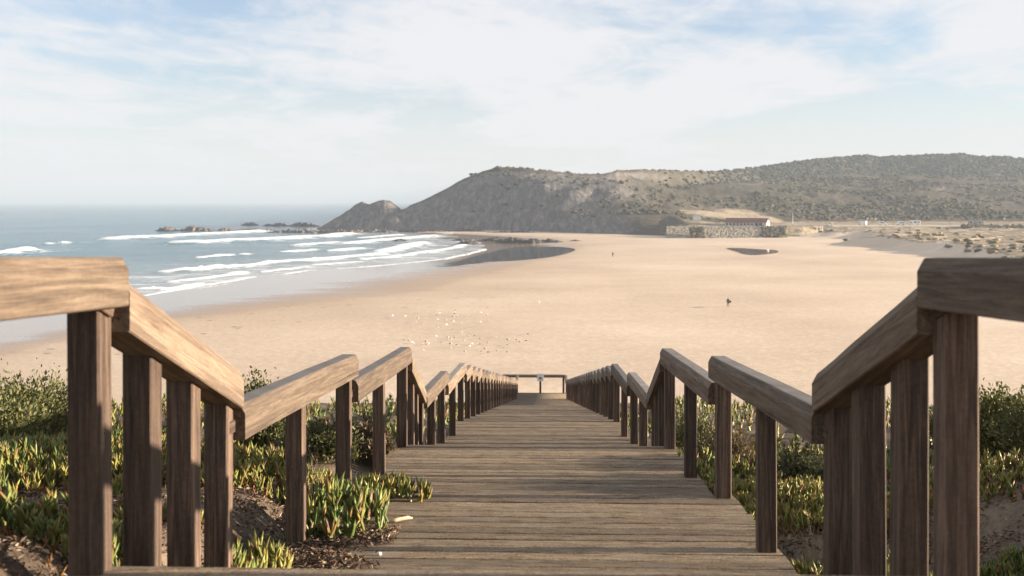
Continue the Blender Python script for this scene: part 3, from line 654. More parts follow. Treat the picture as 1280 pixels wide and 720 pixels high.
# woody shrubs
def shrub(p, rx_, ry_, rz_, n_, label, base=(.055, .07, .026), tipc=(.21, .19, .07), leaf=.034, group=None):
    root = thing('shrub', label, 'shrub', p)
    g = np.random.default_rng(abs(hash(label)) % 1000 if False else int(abs(p.x * 131 + p.y * 17)) + 5)
    n_ = int(n_ * 2.2); nb = max(40, n_ // 60); bm = bmesh.new(); P, Dn, tt = [], [], []
    for i in range(nb):
        a = g.random() * 6.28; el = math.acos(g.uniform(.0, 1)); s_ = g.uniform(.72, 1.0)
        e = np.array([math.cos(a) * math.sin(el) * rx_, math.sin(a) * math.sin(el) * ry_, (.25 + .75 * math.cos(el)) * rz_]) * s_
        m_ = e * .5 + np.array([0, 0, .1 * rz_])
        if i % 2 == 0: bm_tube(bm, [(e[0] * .05, e[1] * .05, -.12), tuple(m_), tuple(e)], [.010, .005, .0015], 4)
        k = n_ // nb; q = g.random((k, 1)) ** .6
        P.append(m_ * (1 - q) + e * q + g.normal(0, 1, (k, 3)) * np.array([rx_, ry_, rz_]) * .075)
        d = e / (np.linalg.norm(e) + 1e-6) + g.normal(0, .6, (k, 3)) + np.array([0, 0, .5]); Dn.append(d / np.linalg.norm(d, axis=1, keepdims=True)); tt.append(q)
    P, Dn, tt = np.concatenate(P), np.concatenate(Dn), np.concatenate(tt); k = len(P)
    S = np.cross(Dn, g.normal(0, 1, (k, 3))); S /= np.linalg.norm(S, axis=1, keepdims=True) + 1e-9; U = np.cross(S, Dn)
    L_ = leaf * g.uniform(.6, 1.4, (k, 1)); W_ = L_ * .26
    V = np.stack([P, P + Dn * L_ * .5 + S * W_ + U * W_ * .4, P + Dn * L_, P + Dn * L_ * .5 - S * W_ + U * W_ * .4], 1)
    F = np.array([(0, 1, 2), (0, 2, 3)])[None] + (np.arange(k) * 4)[:, None, None]
    mixv = np.clip(g.normal(.35, .3, (k, 1)), 0, 1)
    c = np.repeat((np.array(base) * (1 - mixv) + np.array(tipc) * mixv), 4, 0)
    o = obj('foliage', mesh_np('foliage', V.reshape(-1, 3), [F.reshape(-1, 3)], False, None, {'col': c}), M['shrub'], root); o['kind'] = 'stuff'
    o = obj('branches', bm_mesh(bm, 'branches'), M['twig'], root); o['kind'] = 'stuff'
    return root
def shrub_at(px, py_top, d, w, h, n_, label, **kw):
    """a shrub whose top shows at row py_top; d metres ahead"""
    p = pix(px, d, z=0); p.z = gz(p.x, p.y); top = H - (py_top - 252) / FPX * d
    hh = max(h, top - p.z)
    return shrub(p, w, w * .9, hh, n_, label, **kw)
shrub_at(38, 466, 8.3, .62, .4, 5200, 'rounded dark green shrub among ice plants, the widest by the seaward slope')
shrub_at(-30, 474, 7.6, .55, .35, 3000, 'dark green shrub beside the widest seaward shrub, on the side away from the boardwalk')
shrub_at(322, 462, 9.6, .24, .3, 2600, 'small rounded green shrub rising behind the first seaward stair rail')
shrub_at(345, 478, 10.3, .30, .3, 1800, 'low spreading shrub behind the small rounded shrub on the seaward slope')
shrub_at(400, 528, 8.6, .40, .25, 2200, 'low dark shrub behind the seaward ramp posts', base=(.04, .05, .022))
shrub_at(462, 520, 8.9, .26, .25, 1500, 'thin brownish shrub close to the seaward posts of the second ramp', base=(.09, .07, .04), tipc=(.2, .15, .09))
shrub_at(1262, 482, 8.2, .55, .4, 4600, 'dense dark green shrub with yellow shoots on the landward slope', tipc=(.26, .22, .06))
shrub_at(1330, 478, 7.4, .55, .4, 2600, 'dark green shrub next to the dense yellow-shooted shrub, farther from the boardwalk')
shrub_at(1190, 505, 9.2, .50, .3, 2600, 'low green shrub behind the landward stair posts')
shrub_at(866, 506, 13.0, .45, .3, 2200, 'green bush behind the landward posts at the second stair flight')
shrub_at(905, 520, 12.0, .42, .3, 1800, 'dry reddish-brown bush next to the green bush behind the landward posts', base=(.10, .075, .04), tipc=(.22, .16, .08))
shrub_at(1000, 565, 7.2, .36, .25, 2200, 'short grey-green shrub behind the landward ramp rail', base=(.05, .06, .035))

# grass tufts
def tuft(p, n_, h, spread, label, dry=.5):
    root = thing('grass_tuft', label, 'grass tuft', p)
    a = rng.random(n_) * 6.28; lean = rng.uniform(.05, spread, n_); L_ = h * rng.uniform(.5, 1.15, n_)
    V, F, Cc = [], [], []
    bx, by = rng.normal(0, .03, n_), rng.normal(0, .03, n_)
    for i in range(n_):
        dx_, dy_ = math.cos(a[i]), math.sin(a[i]); w = .0022
        k = len(V)
        for t_ in (0, .5, 1):
            r_ = lean[i] * L_[i] * t_ ** 1.7; zt = L_[i] * t_ * (1 - .25 * lean[i] * t_)
            ww = w * (1 - t_ * .8)
            V += [(bx[i] + dx_ * r_ - dy_ * ww, by[i] + dy_ * r_ + dx_ * ww, zt), (bx[i] + dx_ * r_ + dy_ * ww, by[i] + dy_ * r_ - dx_ * ww, zt)]
        F += [(k, k + 1, k + 3, k + 2), (k + 2, k + 3, k + 5, k + 4)]
        c = np.array((.30, .24, .14)) if rng.random() < dry else np.array((.13, .16, .045))
        Cc += [c * rng.uniform(.7, 1.2)] * 6
    o = obj('blades', mesh_np('blades', np.array(V), [np.array(F)], False, None, {'col': np.array(Cc)}), M['litter'], root); o['kind'] = 'stuff'
    return root
for x, y, n_, h, sp, dr, lab in ((lx - .06, 6.15, 26, .40, .5, .95, 'pale dry stalks standing out of the large green ice plant clump'),
        (lx - .30, 7.0, 60, .30, .9, .9, 'dry brown grass tuft behind the seaward joint post of the second ramp'),
        (lx - .12, 10.9, 130, .30, .8, .35, 'green grass tuft at the foot of the seaward posts below the second stairs'),
        (lx - .10, 12.0, 90, .40, .8, .7, 'tall straw-coloured grass beside the seaward posts below the second stairs'),
        (rx0 - .12, 11.2, 120, .14, 1.1, .25, 'short green grass growing at the landward deck edge below the second stairs'),
        (rx0 + .22, 5.45, 26, .30, .7, .95, 'thin dry stalks by the landward ramp post with red leaves near'),
        (rx0 + .5, 9.4, 80, .3, .9, .8, 'dry grass tuft behind the landward posts at the second stairs')):
    on_deck = abs(x - XC) < 1.28
    tuft(Vector((x, y, deck_z(y) if on_deck else gz(x, y))), n_, h, sp, lab, dr)

# a bleached stick and a pebble on the boards
bm = bmesh.new(); bm_tube(bm, [(0, 0, .010), (.05, .012, .014), (.11, .05, .016), (.135, .055, .012)], [.008, .012, .011, .004], 7)
p = Vector((-.88, 5.60, 0)); p.z = deck_z(p.y)
tag(obj('driftwood_stick', bm_mesh(bm, 'driftwood_stick', 0, True), plain('bleached_wood', (.55, .42, .30), .9, .1, .2, 30), None, p), 'short bleached stick lying on the boards by the ice plants', 'stick')
v, f = blobs([(0, 0, .008)], [(.012, .010, .009)], 2, .06, 3)
p = Vector((XC - .75, 4.96, 0)); p.z = deck_z(p.y)
tag(obj('pebble', mesh_np('pebble', v, [f], True), M['white'], None, p), 'small white pebble lying on the boards', 'pebble')

# ================================================================== BEACH AND SEA
def W2(lst): return np.array([on_plane(*p)[:2] for p in lst])
SHORE = W2([(-900, 640), (-400, 500), (-100, 428), (0, 404), (100, 384), (189, 369), (314, 347.5), (388, 338), (471, 333), (560, 324), (609, 313), (606, 305), (590, 298), (560, 293.5), (500, 290.6), (440, 289.4), (384, 288.8), (380, 286.5), (400, 281), (520, 270), (800, 262), (2000, 258)])
WETB = W2([(-900, 700), (-400, 560), (-100, 478), (0, 446), (100, 422), (218, 399), (328, 388), (388, 380), (477, 371), (527, 365), (580, 349), (620, 339), (665, 329), (719, 315), (728, 309), (715, 300), (660, 295.5), (600, 293), (560, 291.5)])
def sdist(P, L_):
    """signed distance to a polyline, positive to its right (landward)"""
    best = np.full(len(P), 1e9); sg_ = np.ones(len(P))
    for a, b_ in zip(L_, L_[1:]):
        d = b_ - a; t_ = np.clip(((P - a) @ d) / (d @ d), 0, 1); q = a + t_[:, None] * d
        e = np.hypot(*(P - q).T); cr_ = d[0] * (P[:, 1] - a[1]) - d[1] * (P[:, 0] - a[0])
        k = e < best - 1e-9; best = np.where(k, e, best); sg_ = np.where(k, np.where(cr_ < 0, 1, -1), sg_)
    return best * sg_
def polar(xs, ts):
    XX, TT = np.meshgrid(xs, ts); u = (XX - 640) / FPX
    return XX, TT, (FW[0] + u * RT[0]) * TT, (FW[1] + u * RT[1]) * TT
# --- beach
bxs = np.concatenate([np.linspace(-1500, -60, 60), np.arange(-55, 1340, 5.0), np.linspace(1345, 2300, 80)])
bts = H * FPX / np.concatenate([np.linspace(660, 500, 25), np.arange(498, 286.5, -1.2)] ) * 1.0
bts = H * FPX / (np.concatenate([np.linspace(700, 500, 25), np.arange(498, 284.9, -1.0)]) - 252)
XX, TT, BX, BY = polar(bxs, bts)
P2 = np.stack([BX.ravel(), BY.ravel()], 1)
ds, dw = sdist(P2, SHORE), sdist(P2, WETB)
def dune_mask(x, y):
    # the dune field: landward of a wavering front
    front = interp(y, [(150, 175), (260, 158), (330, 143), (400, 138), (470, 150), (540, 165), (600, 160), (760, 150)])
    front = front + (fbm(x * .02, y * .045, 3, 5) - .5) * 46
    return sstep(0, 16, x - front)
dmk = dune_mask(BX.ravel(), BY.ravel())
def dune_h(x, y, mk):
    return mk * (1.5 + 4.2 * fbm(x * .022, y * .03, 4, 31) ** 1.3 + 1.5 * (fbm(x * .10, y * .10, 3, 33) - .4))
bz = np.where(ds > 0, .0045 * np.minimum(ds, 150), .012 * ds) + 0.01 + dune_h(BX.ravel(), BY.ravel(), dmk)
bz = bz + (fbm(P2[:, 0] * .05, P2[:, 1] * .05, 3, 8) - .5) * .16 * sstep(20, 80, ds)
def beach_z(x, y):
    P = np.array([[x, y]]); d = float(sdist(P, SHORE)[0]); mk = dune_mask(np.array([x]), np.array([y]))
    return (.0045 * min(d, 150) if d > 0 else .012 * d) + .01 + float(dune_h(np.array([x]), np.array([y]), mk)[0]) + float((fbm(x * .05, y * .05, 3, 8) - .5) * .16 * sstep(20, 80, d))
wet = np.where(dw > 0, .42 * np.exp(-dw / 22), 0)
mid_ = np.clip(ds / (ds - dw + 1e-6), 0, 1)
wet = np.where(dw <= 0, np.where(ds > 0, .98 - .50 * mid_, 1.0), wet)
rill = sstep(.02, .2, wet) * sstep(260, 190, TT.ravel()) * sstep(48, 25, dw) * sstep(-6, 6, dw)
obj('beach', mesh_np('beach', np.stack([BX.ravel(), BY.ravel(), bz], 1), [grid_faces(len(bts), len(bxs))[:, ::1]], True, {'wet': wet, 'veg': dmk * .55, 'rill': rill}), M['sand'])['kind'] = 'structure'

# --- sea
WAVES = [  # crest lines (pixels), thickness m, height m
    ([(142, 299), (165, 298), (200, 296.2), (260, 293), (330, 289.2)], 9, 1.5),
    ([(228, 304), (250, 303), (320, 300.6), (404, 296.4), (434, 293)], 9, 1.5),
    ([(374, 307.4), (395, 305.6), (414, 304.2)], 6, 1.0),
    ([(-40, 320), (0, 318.2), (20, 316), (31, 313.6)], 6, 1.6),
    ([(416, 313.8), (450, 311.2)], 5, .8),
    ([(336, 329.5), (380, 326), (430, 322), (474, 317.6)], 4, .7),
    ([(478, 315), (500, 310), (526, 303.6)], 6, .9),
    ([(206, 340.6), (222, 339.5)], 3, .7), ([(238, 338.6), (255, 337), (268, 336.4)], 4, 1.0), ([(272, 335.6), (290, 334.6)], 3.5, .8), ([(296, 333.6), (318, 331.6), (336, 330)], 3, .6),
    ([(188, 369.3), (230, 361), (270, 355.5), (300, 350.6), (314, 346.5)], 2.2, .25), ([(336, 347.4), (360, 342.6), (390, 337.8)], 2.6, .25),
    ([(428, 336), (471, 333), (520, 328.6), (560, 323.8), (590, 317.6), (610, 312)], 3.4, .25),
    ([(436, 304.6), (480, 300), (520, 297), (541, 295)], 6, .8), ([(292, 342.2), (302, 341.2)], 3, .5), ([(182, 360.6), (197, 360)], 2, .3),
    ([(352, 315.5), (372, 313.6), (392, 312.6)], 3, .6), ([(250, 322), (282, 319.6), (310, 318.4)], 2.4, .6), ([(120, 327), (150, 325)], 2.4, .6), ([(60, 305), (100, 303.5)], 3, .8), ([(455, 324.5), (500, 320), (540, 314.5)], 2.4, .4), ([(510, 318.5), (560, 311.5), (588, 304)], 2.6, .4), ([(395, 331.5), (450, 327.6)], 2, .3), ([(215, 352.5), (262, 347), (300, 342)], 2, .3), ([(205, 362), (250, 354)], 1.6, .2), ([(330, 339.5), (372, 335)], 1.8, .3), ([(450, 297.5), (500, 293.8)], 4, .6),
    ([(-200, 352), (-120, 349), (-60, 346)], 4, .8), ([(-400, 330), (-250, 322), (-150, 318)], 6, 1.2), ([(545, 292.8), (575, 291.6)], 4, .3)]
sxs = np.concatenate([np.linspace(-2600, -210, 90), np.arange(-200, 640, 3.2), np.linspace(644, 720, 16)])
sts = H * FPX / (np.concatenate([np.linspace(640, 420, 60), np.arange(418, 262, -.85), np.linspace(261.5, 254.2, 22), [253.6, 253.1]]) - 252)
XX, TT, SX, SY = polar(sxs, sts)
Ps = np.stack([SX.ravel(), SY.ravel()], 1)
sz = (fbm(SX * .02 + SY * .008, SY * .055, 3, 90) - .5) * .9 * sstep(240, 420, TT) * (1 - sstep(1500, 4000, TT)); sz = sz.ravel()
foam = np.zeros(len(Ps))
for L_, w, h in WAVES:
    L2 = W2(L_); near = (Ps[:, 0] > L2[:, 0].min() - 60) & (Ps[:, 0] < L2[:, 0].max() + 60) & (Ps[:, 1] > L2[:, 1].min() - 60) & (Ps[:, 1] < L2[:, 1].max() + 60)
    sgd = sdist(Ps[near], L2); d = np.abs(sgd)
    foam[near] = np.maximum(foam[near], .44 * np.exp(-(d / (w * .7)) ** 2) + np.where(sgd > 0, .36 * np.exp(-d / (w * 5.0)), .30 * np.exp(-d / (w * 1.6))))
    sz[near] += h * 1.0 * np.exp(-(d / (w * 1.1)) ** 2)
sd = sdist(Ps, SHORE)
nearb = sstep(760, 560, TT.ravel())
foam = np.maximum(foam, .30 * np.exp(-np.abs(sd) / 24) * (sd < 5) * nearb)
foam = np.maximum(foam, .27 * sstep(130, 20, -sd) * nearb)
shallow = np.exp(np.minimum(sd, 0) / 44) * nearb
sz = np.where(sd > -12, sz * np.clip(-sd / 12, 0, 1), sz)
keep = None
sea = obj('sea', mesh_np('sea', np.stack([SX.ravel(), SY.ravel(), sz], 1), [grid_faces(len(sts), len(sxs))], True, {'foam': foam, 'shallow': shallow}), M['sea'])
sea['kind'] = 'structure'
# breaking crests: lumpy rolls of foam, each a part of the sea
for wi, (L_, w, h) in enumerate(WAVES):
    L2 = W2(L_); seg = np.hypot(*np.diff(L2, axis=0).T); cum = np.concatenate([[0], np.cumsum(seg)]); n_ = max(8, int(cum[-1] / 1.6))
    s_ = np.linspace(0, cum[-1], n_); x = np.interp(s_, cum, L2[:, 0]); y = np.interp(s_, cum, L2[:, 1])
    tp = np.minimum(1, np.minimum(s_, cum[-1] - s_) / (cum[-1] * .42)) ** .9
    x = x + (fbm(s_ * .09, s_ * 0 + wi, 3, 3) - .5) * w * .9; y = y + (fbm(s_ * .07, s_ * 0 + wi + 9, 3, 4) - .5) * w * 1.5
    brk = sstep(.40, .54, fbm(s_ * .045, s_ * 0 + wi * 3.3, 3, 50)) if h > .5 else sstep(.42, .56, fbm(s_ * .06, s_ * 0 + wi * 3.3, 3, 50))
    hw = w * .36 * tp * (.35 + .9 * fbm(s_ * .12, s_ * 0 + wi, 3, 7)) * (.12 + .88 * brk); hh = h * tp * (.3 + 1.0 * fbm(s_ * .2, s_ * 0 + wi, 3, 11)) * (.1 + .9 * brk)
    tx, ty = np.gradient(x), np.gradient(y); ln_ = np.hypot(tx, ty); nx_, ny_ = -ty / ln_, tx / ln_
    rows, bod = [], []
    for q, zq in ((-1.0, -.25), (-.75, .35), (-.35, .85), (.1, 1.0), (.55, .6), (1.0, -.25)):
        bod.append((.62 - .62 * abs(q + .1)) * (.35 + .65 * brk) * np.minimum(1, tp * 2))
        jit = 1 + .35 * (fbm(s_ * .6, s_ * 0 + q * 5 + wi, 2, 23) - .5)
        rows.append(np.stack([x + nx_ * hw * q * jit, y + ny_ * hw * q * jit, np.maximum(hh, .05) * zq * jit + h * .45 * tp + .03], 1))
    V = np.stack(rows, 0).reshape(-1, 3)
    obj('breaking_wave', mesh_np('breaking_wave', V, [grid_faces(6, n_)], True, {'body': np.concatenate(bod)}), M['foam'], sea)

# --- tidal pools: still water lying a hand above the sand
def water_sheet(name, pts, z=None):
    P = [on_plane(*p, z=.5 if z is None else z) for p in pts]
    if z is None:
        zz_ = max(beach_z(q.x, q.y) for q in P + [sum(P, Vector()) / len(P)]) + .03
        P = [on_plane(*p, z=zz_) for p in pts]
    # smooth closed outline
    pts2 = []
    for i in range(len(P)):
        a, b_, c, d = P[i - 1], P[i], P[(i + 1) % len(P)], P[(i + 2) % len(P)]
        for t_ in (0, .25, .5, .75):
            pts2.append(.5 * ((2 * b_) + (c - a) * t_ + (2 * a - 5 * b_ + 4 * c - d) * t_ ** 2 + (3 * b_ - a - 3 * c + d) * t_ ** 3))
    me = bpy.data.meshes.new(name); me.from_pydata([tuple(q) for q in pts2], [], [list(range(len(pts2)))]); me.update()
    if me.polygons[0].normal.z < 0: me.flip_normals()
    o = obj(name, me, M['pool']); o['kind'] = 'structure'; return o
water_sheet('tidal_pool', [(598, 319), (640, 309.5), (668, 308.2), (700, 308.6), (719, 311.4), (708, 317), (684, 321.8), (645, 325.5), (606, 327.2), (566, 332), (545, 331.4), (574, 326)])
water_sheet('lagoon', [(908, 310.2), (925, 310), (950, 311.6), (968, 312.4), (972, 315.6), (950, 318.6), (932, 318), (920, 314)])

# ================================================================== HILLS
XR = [(380, 288.6), (395, 287), (405, 281), (430, 266), (444, 255), (452, 251.3), (461, 255.4), (472, 250.5), (480, 248.3), (488, 251), (495, 255.4), (502, 261.8), (530, 250), (555, 237.5), (580, 223.7), (607, 213), (625, 209.4), (650, 210), (680, 212.5), (720, 216.5), (745, 217), (757, 214), (772, 210.6), (800, 211.7), (847, 213.7), (900, 214), (935, 211), (960, 207), (1017, 199.5), (1055, 196.5), (1085, 194.5), (1097, 197.5), (1133, 195.2), (1200, 192.5), (1224, 196), (1244, 195.4), (1280, 198), (1400, 200), (1600, 208), (2300, 226)]
hx = np.concatenate([np.arange(380, 1300, 2.0), np.linspace(1304, 2300, 120)])
yr = interp(hx, XR)
df = interp(hx, [(380, 738), (440, 730), (500, 712), (600, 722), (660, 690), (720, 652), (800, 612), (835, 592), (860, 583), (1000, 583), (1030, 600), (2300, 600)])
dr = df * 0 + interp(hx, [(380, 758), (440, 772), (480, 764), (503, 766), (540, 800), (620, 822), (680, 800), (720, 800), (760, 815), (800, 865), (850, 985), (900, 1130), (950, 1300), (1080, 1400), (2300, 1500)])
zr = H + (252 - yr) / FPX * dr
def ctrl(pts): return interp(hx, pts)
# fractions of ridge for the headland; explicit terraces for the valley side
wv_ = sstep(740, 885, hx)                                    # 0 headland .. 1 valley hillside
zs = np.convolve(np.pad(zr, 20, mode='edge'), np.ones(41) / 41, 'valid'); zs = np.where(hx < 560, np.minimum(zs, zr * 1.1), zr)
d1h, z1h = df + (dr - df) * .22, zs * .30
d2h, z2h = df + (dr - df) * .62, zs * .74
d1v = ctrl([(380, 700), (835, 640), (860, 592), (1000, 592), (1030, 612), (2300, 612)]); z1v = ctrl([(380, 9), (800, 10), (835, 6.0), (860, 6.2), (1000, 6.0), (1030, 5.6), (2300, 5.6)])
d2v = ctrl([(380, 720), (800, 690), (860, 640), (960, 670), (1010, 700), (2300, 715)]); z2v = ctrl([(380, 25), (800, 20), (860, 9), (960, 7.2), (1010, 6.2), (2300, 6.0)])
d3v = ctrl([(380, 800), (800, 830), (860, 870), (950, 1030), (1050, 1130), (2300, 1160)]); y3v = ctrl([(380, 235), (800, 235), (860, 237), (950, 226), (1050, 219), (1180, 221), (1280, 223), (2300, 238)]); z3v = H + (252 - y3v) / FPX * d3v
d4v = d3v + (dr - d3v) * .60; z4v = z3v + 1.5
hs_ = np.linspace(0, 1, 190) ** 1.35
rows_t = df[None] - 14 + (2350 - df[None]) * hs_[:, None]
ZZ = np.zeros_like(rows_t)
for j in range(len(hx)):
    a = np.interp(rows_t[:, j], [df[j] - 14, df[j], d1h[j], d2h[j], dr[j], dr[j] + (40 if hx[j] < 512 else 260), dr[j] + (90 if hx[j] < 512 else 900)], [-2, .3, z1h[j], z2h[j], zr[j], zr[j] * (.35 if hx[j] < 512 else .96), -3 if hx[j] < 512 else zr[j] * .75])
    b_ = np.interp(rows_t[:, j], [df[j] - 14, df[j], d1v[j], d2v[j], d3v[j], d4v[j], dr[j], dr[j] + 300, 2400], [-2, .4, z1v[j], z2v[j], z3v[j], z4v[j], zr[j], zr[j] * .97, zr[j] * .8])
    ZZ[:, j] = a * (1 - wv_[j]) + b_ * wv_[j]
u = (hx - 640) / FPX
HX, HY = (FW[0] + u * RT[0])[None] * rows_t, (FW[1] + u * RT[1])[None] * rows_t
amp = np.clip((ZZ - 6.5) / 14, 0, 1)
gul = np.abs(fbm(HX * .016 + HY * .006, HY * .010, 4, 71) - .5) * 2
damp = np.minimum(1, np.abs(rows_t - dr[None]) / 60) * .85 + .15
tipm = sstep(500, 680, hx)[None] * .75 + .25; damp = damp * tipm
rid = (1 - wv_)[None]
ZZ = ZZ + amp * damp * ((fbm(HX * .012, HY * .012, 5, 61) - .5) * 13 - gul * 9 * rid + (fbm(HX * .06, HY * .06, 4, 66) - .5) * 4.0)
ZZ = ZZ + amp * (fbm(HX * .2, HY * .2, 3, 68) - .5) * 1.6 * tipm
slope = np.abs(np.gradient(ZZ, axis=0)) / np.maximum(np.abs(np.gradient(rows_t, axis=0)), .1)
rockm = np.clip(sstep(.22, .55, slope) * .45 + rid * .62 * sstep(1.02, .90, ZZ / np.maximum(zr[None], 1)), 0, 1)
rockm = np.clip(rockm + .25 * (fbm(HX * .02, HY * .02, 3, 80) - .5) , 0, 1)
bare = np.zeros_like(ZZ)
for (bxp, byp, bd, rxm, rym, st_) in ((905, 268, 690, 40, 16, .8), (925, 262, 720, 30, 18, .7), (960, 262, 690, 14, 14, .8), (700, 226, 790, 8, 6, .5), (716, 222, 790, 7, 5, .45), (880, 276, 630, 26, 10, .6), (990, 281, 612, 60, 10, .6), (800, 262, 700, 30, 14, .3), (840, 250, 780, 50, 14, .4)):
    q = pix(bxp, bd, z=0); bare = np.maximum(bare, st_ * np.exp(-((HX - q.x) / rxm) ** 2 - ((HY - q.y) / rym / 2.2) ** 2))
bare = np.maximum(bare, .55 * wv_[None] * sstep(9, 6.4, ZZ))
obj('hills', mesh_np('hills', np.stack([HX, HY, ZZ], -1).reshape(-1, 3), [grid_faces(len(hs_), len(hx))], True, {'rock': rockm.ravel(), 'bare': bare.ravel()}), M['hill'])['kind'] = 'structure'
# scrub over the hills and the valley floor: one far-off mass of bushes
def scatter(n_, seed):
    g = np.random.default_rng(seed)
    j = g.integers(0, len(hx) - 1, n_); i = (g.random(n_) ** 1.0 * (len(hs_) - 2)).astype(int)
    return i, j, g
i, j, g = scatter(52000, 3)
dens = (1 - rockm[i, j] * 1.0) * (1 - np.clip(bare[i, j] * 2.2, 0, 1)) * (fbm(HX[i, j] * .02, HY[i, j] * .02, 4, 91) > .42) * (ZZ[i, j] > 5.9) * (rows_t[i, j] < dr[j] + 60) * (hx[j] < 1700) * (hx[j] > 590)
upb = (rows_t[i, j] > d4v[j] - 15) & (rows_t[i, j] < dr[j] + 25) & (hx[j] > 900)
k = ((g.random(len(i)) < dens) | upb) & ~((hx[j] > 850) & (rows_t[i, j] < 640) & (ZZ[i, j] < 8.5))
i, j, upb = i[k][:6600], j[k][:6600], upb[k][:6600]; n_ = len(i)
P = np.stack([HX[i, j] + g.normal(0, 2, n_), HY[i, j] + g.normal(0, 2, n_), ZZ[i, j] + .2], 1)
r_ = g.uniform(.5, 1.5, n_) ** 1.3
rad = np.stack([r_ * 1.25, r_ * 1.25, r_ * .8], 1)
v, f = blobs(P, rad, 1, .3, 4)
pal = np.array([(.056, .056, .036), (.068, .066, .042), (.084, .076, .050), (.105, .09, .062)])
c = np.repeat(pal[np.where(upb, g.integers(0, 2, n_), g.integers(0, 4, n_))] * g.uniform(.75, 1.25, (n_, 1)), 42, 0)  # scarp bushes get only the darker tones, shading put into their colour
# extra bushes along the scarp, coloured darker to paint a shaded band there
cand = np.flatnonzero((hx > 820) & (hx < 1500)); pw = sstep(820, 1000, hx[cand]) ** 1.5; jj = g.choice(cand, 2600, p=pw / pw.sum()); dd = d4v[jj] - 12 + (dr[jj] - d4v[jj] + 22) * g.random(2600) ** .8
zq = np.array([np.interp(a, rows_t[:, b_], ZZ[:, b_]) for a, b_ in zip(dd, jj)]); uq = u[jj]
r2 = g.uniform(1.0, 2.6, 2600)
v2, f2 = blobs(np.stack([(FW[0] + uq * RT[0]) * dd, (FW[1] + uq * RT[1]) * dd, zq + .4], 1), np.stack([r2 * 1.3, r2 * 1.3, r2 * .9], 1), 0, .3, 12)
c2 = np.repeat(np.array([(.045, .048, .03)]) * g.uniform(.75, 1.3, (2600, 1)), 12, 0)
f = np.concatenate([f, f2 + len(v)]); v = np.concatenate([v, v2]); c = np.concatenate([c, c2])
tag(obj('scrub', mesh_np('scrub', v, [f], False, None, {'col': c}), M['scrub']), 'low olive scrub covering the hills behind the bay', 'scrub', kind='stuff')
# dune tussocks
k = (dmk > .55) & (g.random(len(dmk)) < .16) & (fbm(BX.ravel() * .05, BY.ravel() * .05, 3, 15) > .47) & (BX.ravel() < 620)
idx = np.flatnonzero(k); idx = idx[g.permutation(len(idx))[:2600]]; n_ = len(idx)
r_ = g.uniform(.4, 1.3, n_)
v, f = blobs(np.stack([P2[idx, 0] + g.normal(0, 1, n_), P2[idx, 1] + g.normal(0, 1, n_), bz[idx] + .1], 1), np.stack([r_ * 1.5, r_ * 1.5, r_ * .75], 1), 1, .35, 8)
pal = np.array([(.20, .155, .095), (.13, .115, .06), (.26, .20, .13), (.085, .08, .045)])
c = np.repeat(pal[g.integers(0, 4, n_)] * g.uniform(.8, 1.2, (n_, 1)), 42, 0)
tag(obj('dune_tussocks', mesh_np('dune_tussocks', v, [f], False, None, {'col': c}), M['scrub']), 'straw-coloured grass tussocks growing over the sand dunes', 'dune grass', kind='stuff')

# ================================================================== SHORE ROCKS
def rock_group(name, label, px_list, seed, zoff=0.0, group=None):
    """one outcrop: fused jagged lumps; px_list of (x, ybase, width px, height px)"""
    g = np.random.default_rng(seed); P, Rd = [], []
    for x, y, w, h in px_list:
        c = on_plane(x, y, .1); s_ = (H * FPX / (y - 252)) / FPX
        n_ = max(6, int(w / 1.3))
        for q in range(n_):
            e = (q + .5) / n_ - .5 + g.normal(0, .01); fall = max(.2, 1 - (2 * abs(e)) ** 2.2)
            P.append((c.x + e * w * s_, c.y + g.normal(0, 1.5) + abs(e) * 3, c.z - .4 + zoff))
            hh = (h * s_ * g.uniform(.5, 1.1) * fall) + .5
            Rd.append((g.uniform(1.3, 2.8), g.uniform(1.8, 3.2), hh))
    v, f = blobs(np.array(P), np.array(Rd), 1, .2, seed)
    return tag(obj(name, mesh_np(name, v, [f], False), M['sea_rock' if seed in (6, 7, 8, 9, 10, 11) else 'rock']), label, 'rock', group)
rock_group('rock_reef', 'long dark jagged reef lying on the sand above the tidal pool', [(618, 301, 34, 4), (640, 303.5, 34, 6), (662, 304, 40, 6), (686, 303, 30, 4)], 1)
rock_group('rock', 'low dark rock in the shallows beside the jagged reef', [(585, 305.4, 26, 4)], 2)
rock_group('rock', 'narrow dark rock behind the low shallows rock, near the jagged reef', [(578, 300.4, 20, 2.2)], 3)
rock_group('rock', 'small flat dark rock alone in the surf off the headland', [(499, 300.8, 13, 2)], 4)
rock_group('rock', 'small flat dark rock on the dry sand past the end of the jagged reef', [(719, 301.4, 11, 1.6)], 5)
rock_group('sea_rock', 'domed rock with surf breaking over it, the outermost of the sea rocks', [(208, 288.6, 26, 5)], 6)
rock_group('sea_rock', 'broad humped sea rock next to the domed outermost rock', [(246, 288.6, 44, 6)], 7)
rock_group('sea_rock', 'low sea rock between the broad humped rock and the headland reef', [(282, 288.4, 22, 4)], 8)
rock_group('rock_reef', 'low brown reef reaching out to sea from the foot of the pointed headland', [(320, 289.2, 60, 4), (370, 290.4, 70, 4), (420, 291, 70, 4), (465, 290, 60, 3.5)], 9)
rock_group('sea_rock', 'small rock out at sea beyond the low reef', [(312, 281.6, 20, 4)], 10)
rock_group('sea_rock', 'long low rock out at sea beyond the low reef', [(345, 282.6, 34, 4), (378, 283, 40, 5)], 11)
rock_group('rock_reef', 'dark rubble along the foot of the headland', [(520, 289.6, 70, 3), (580, 289.4, 60, 2.6), (640, 291, 60, 2.4)], 12)

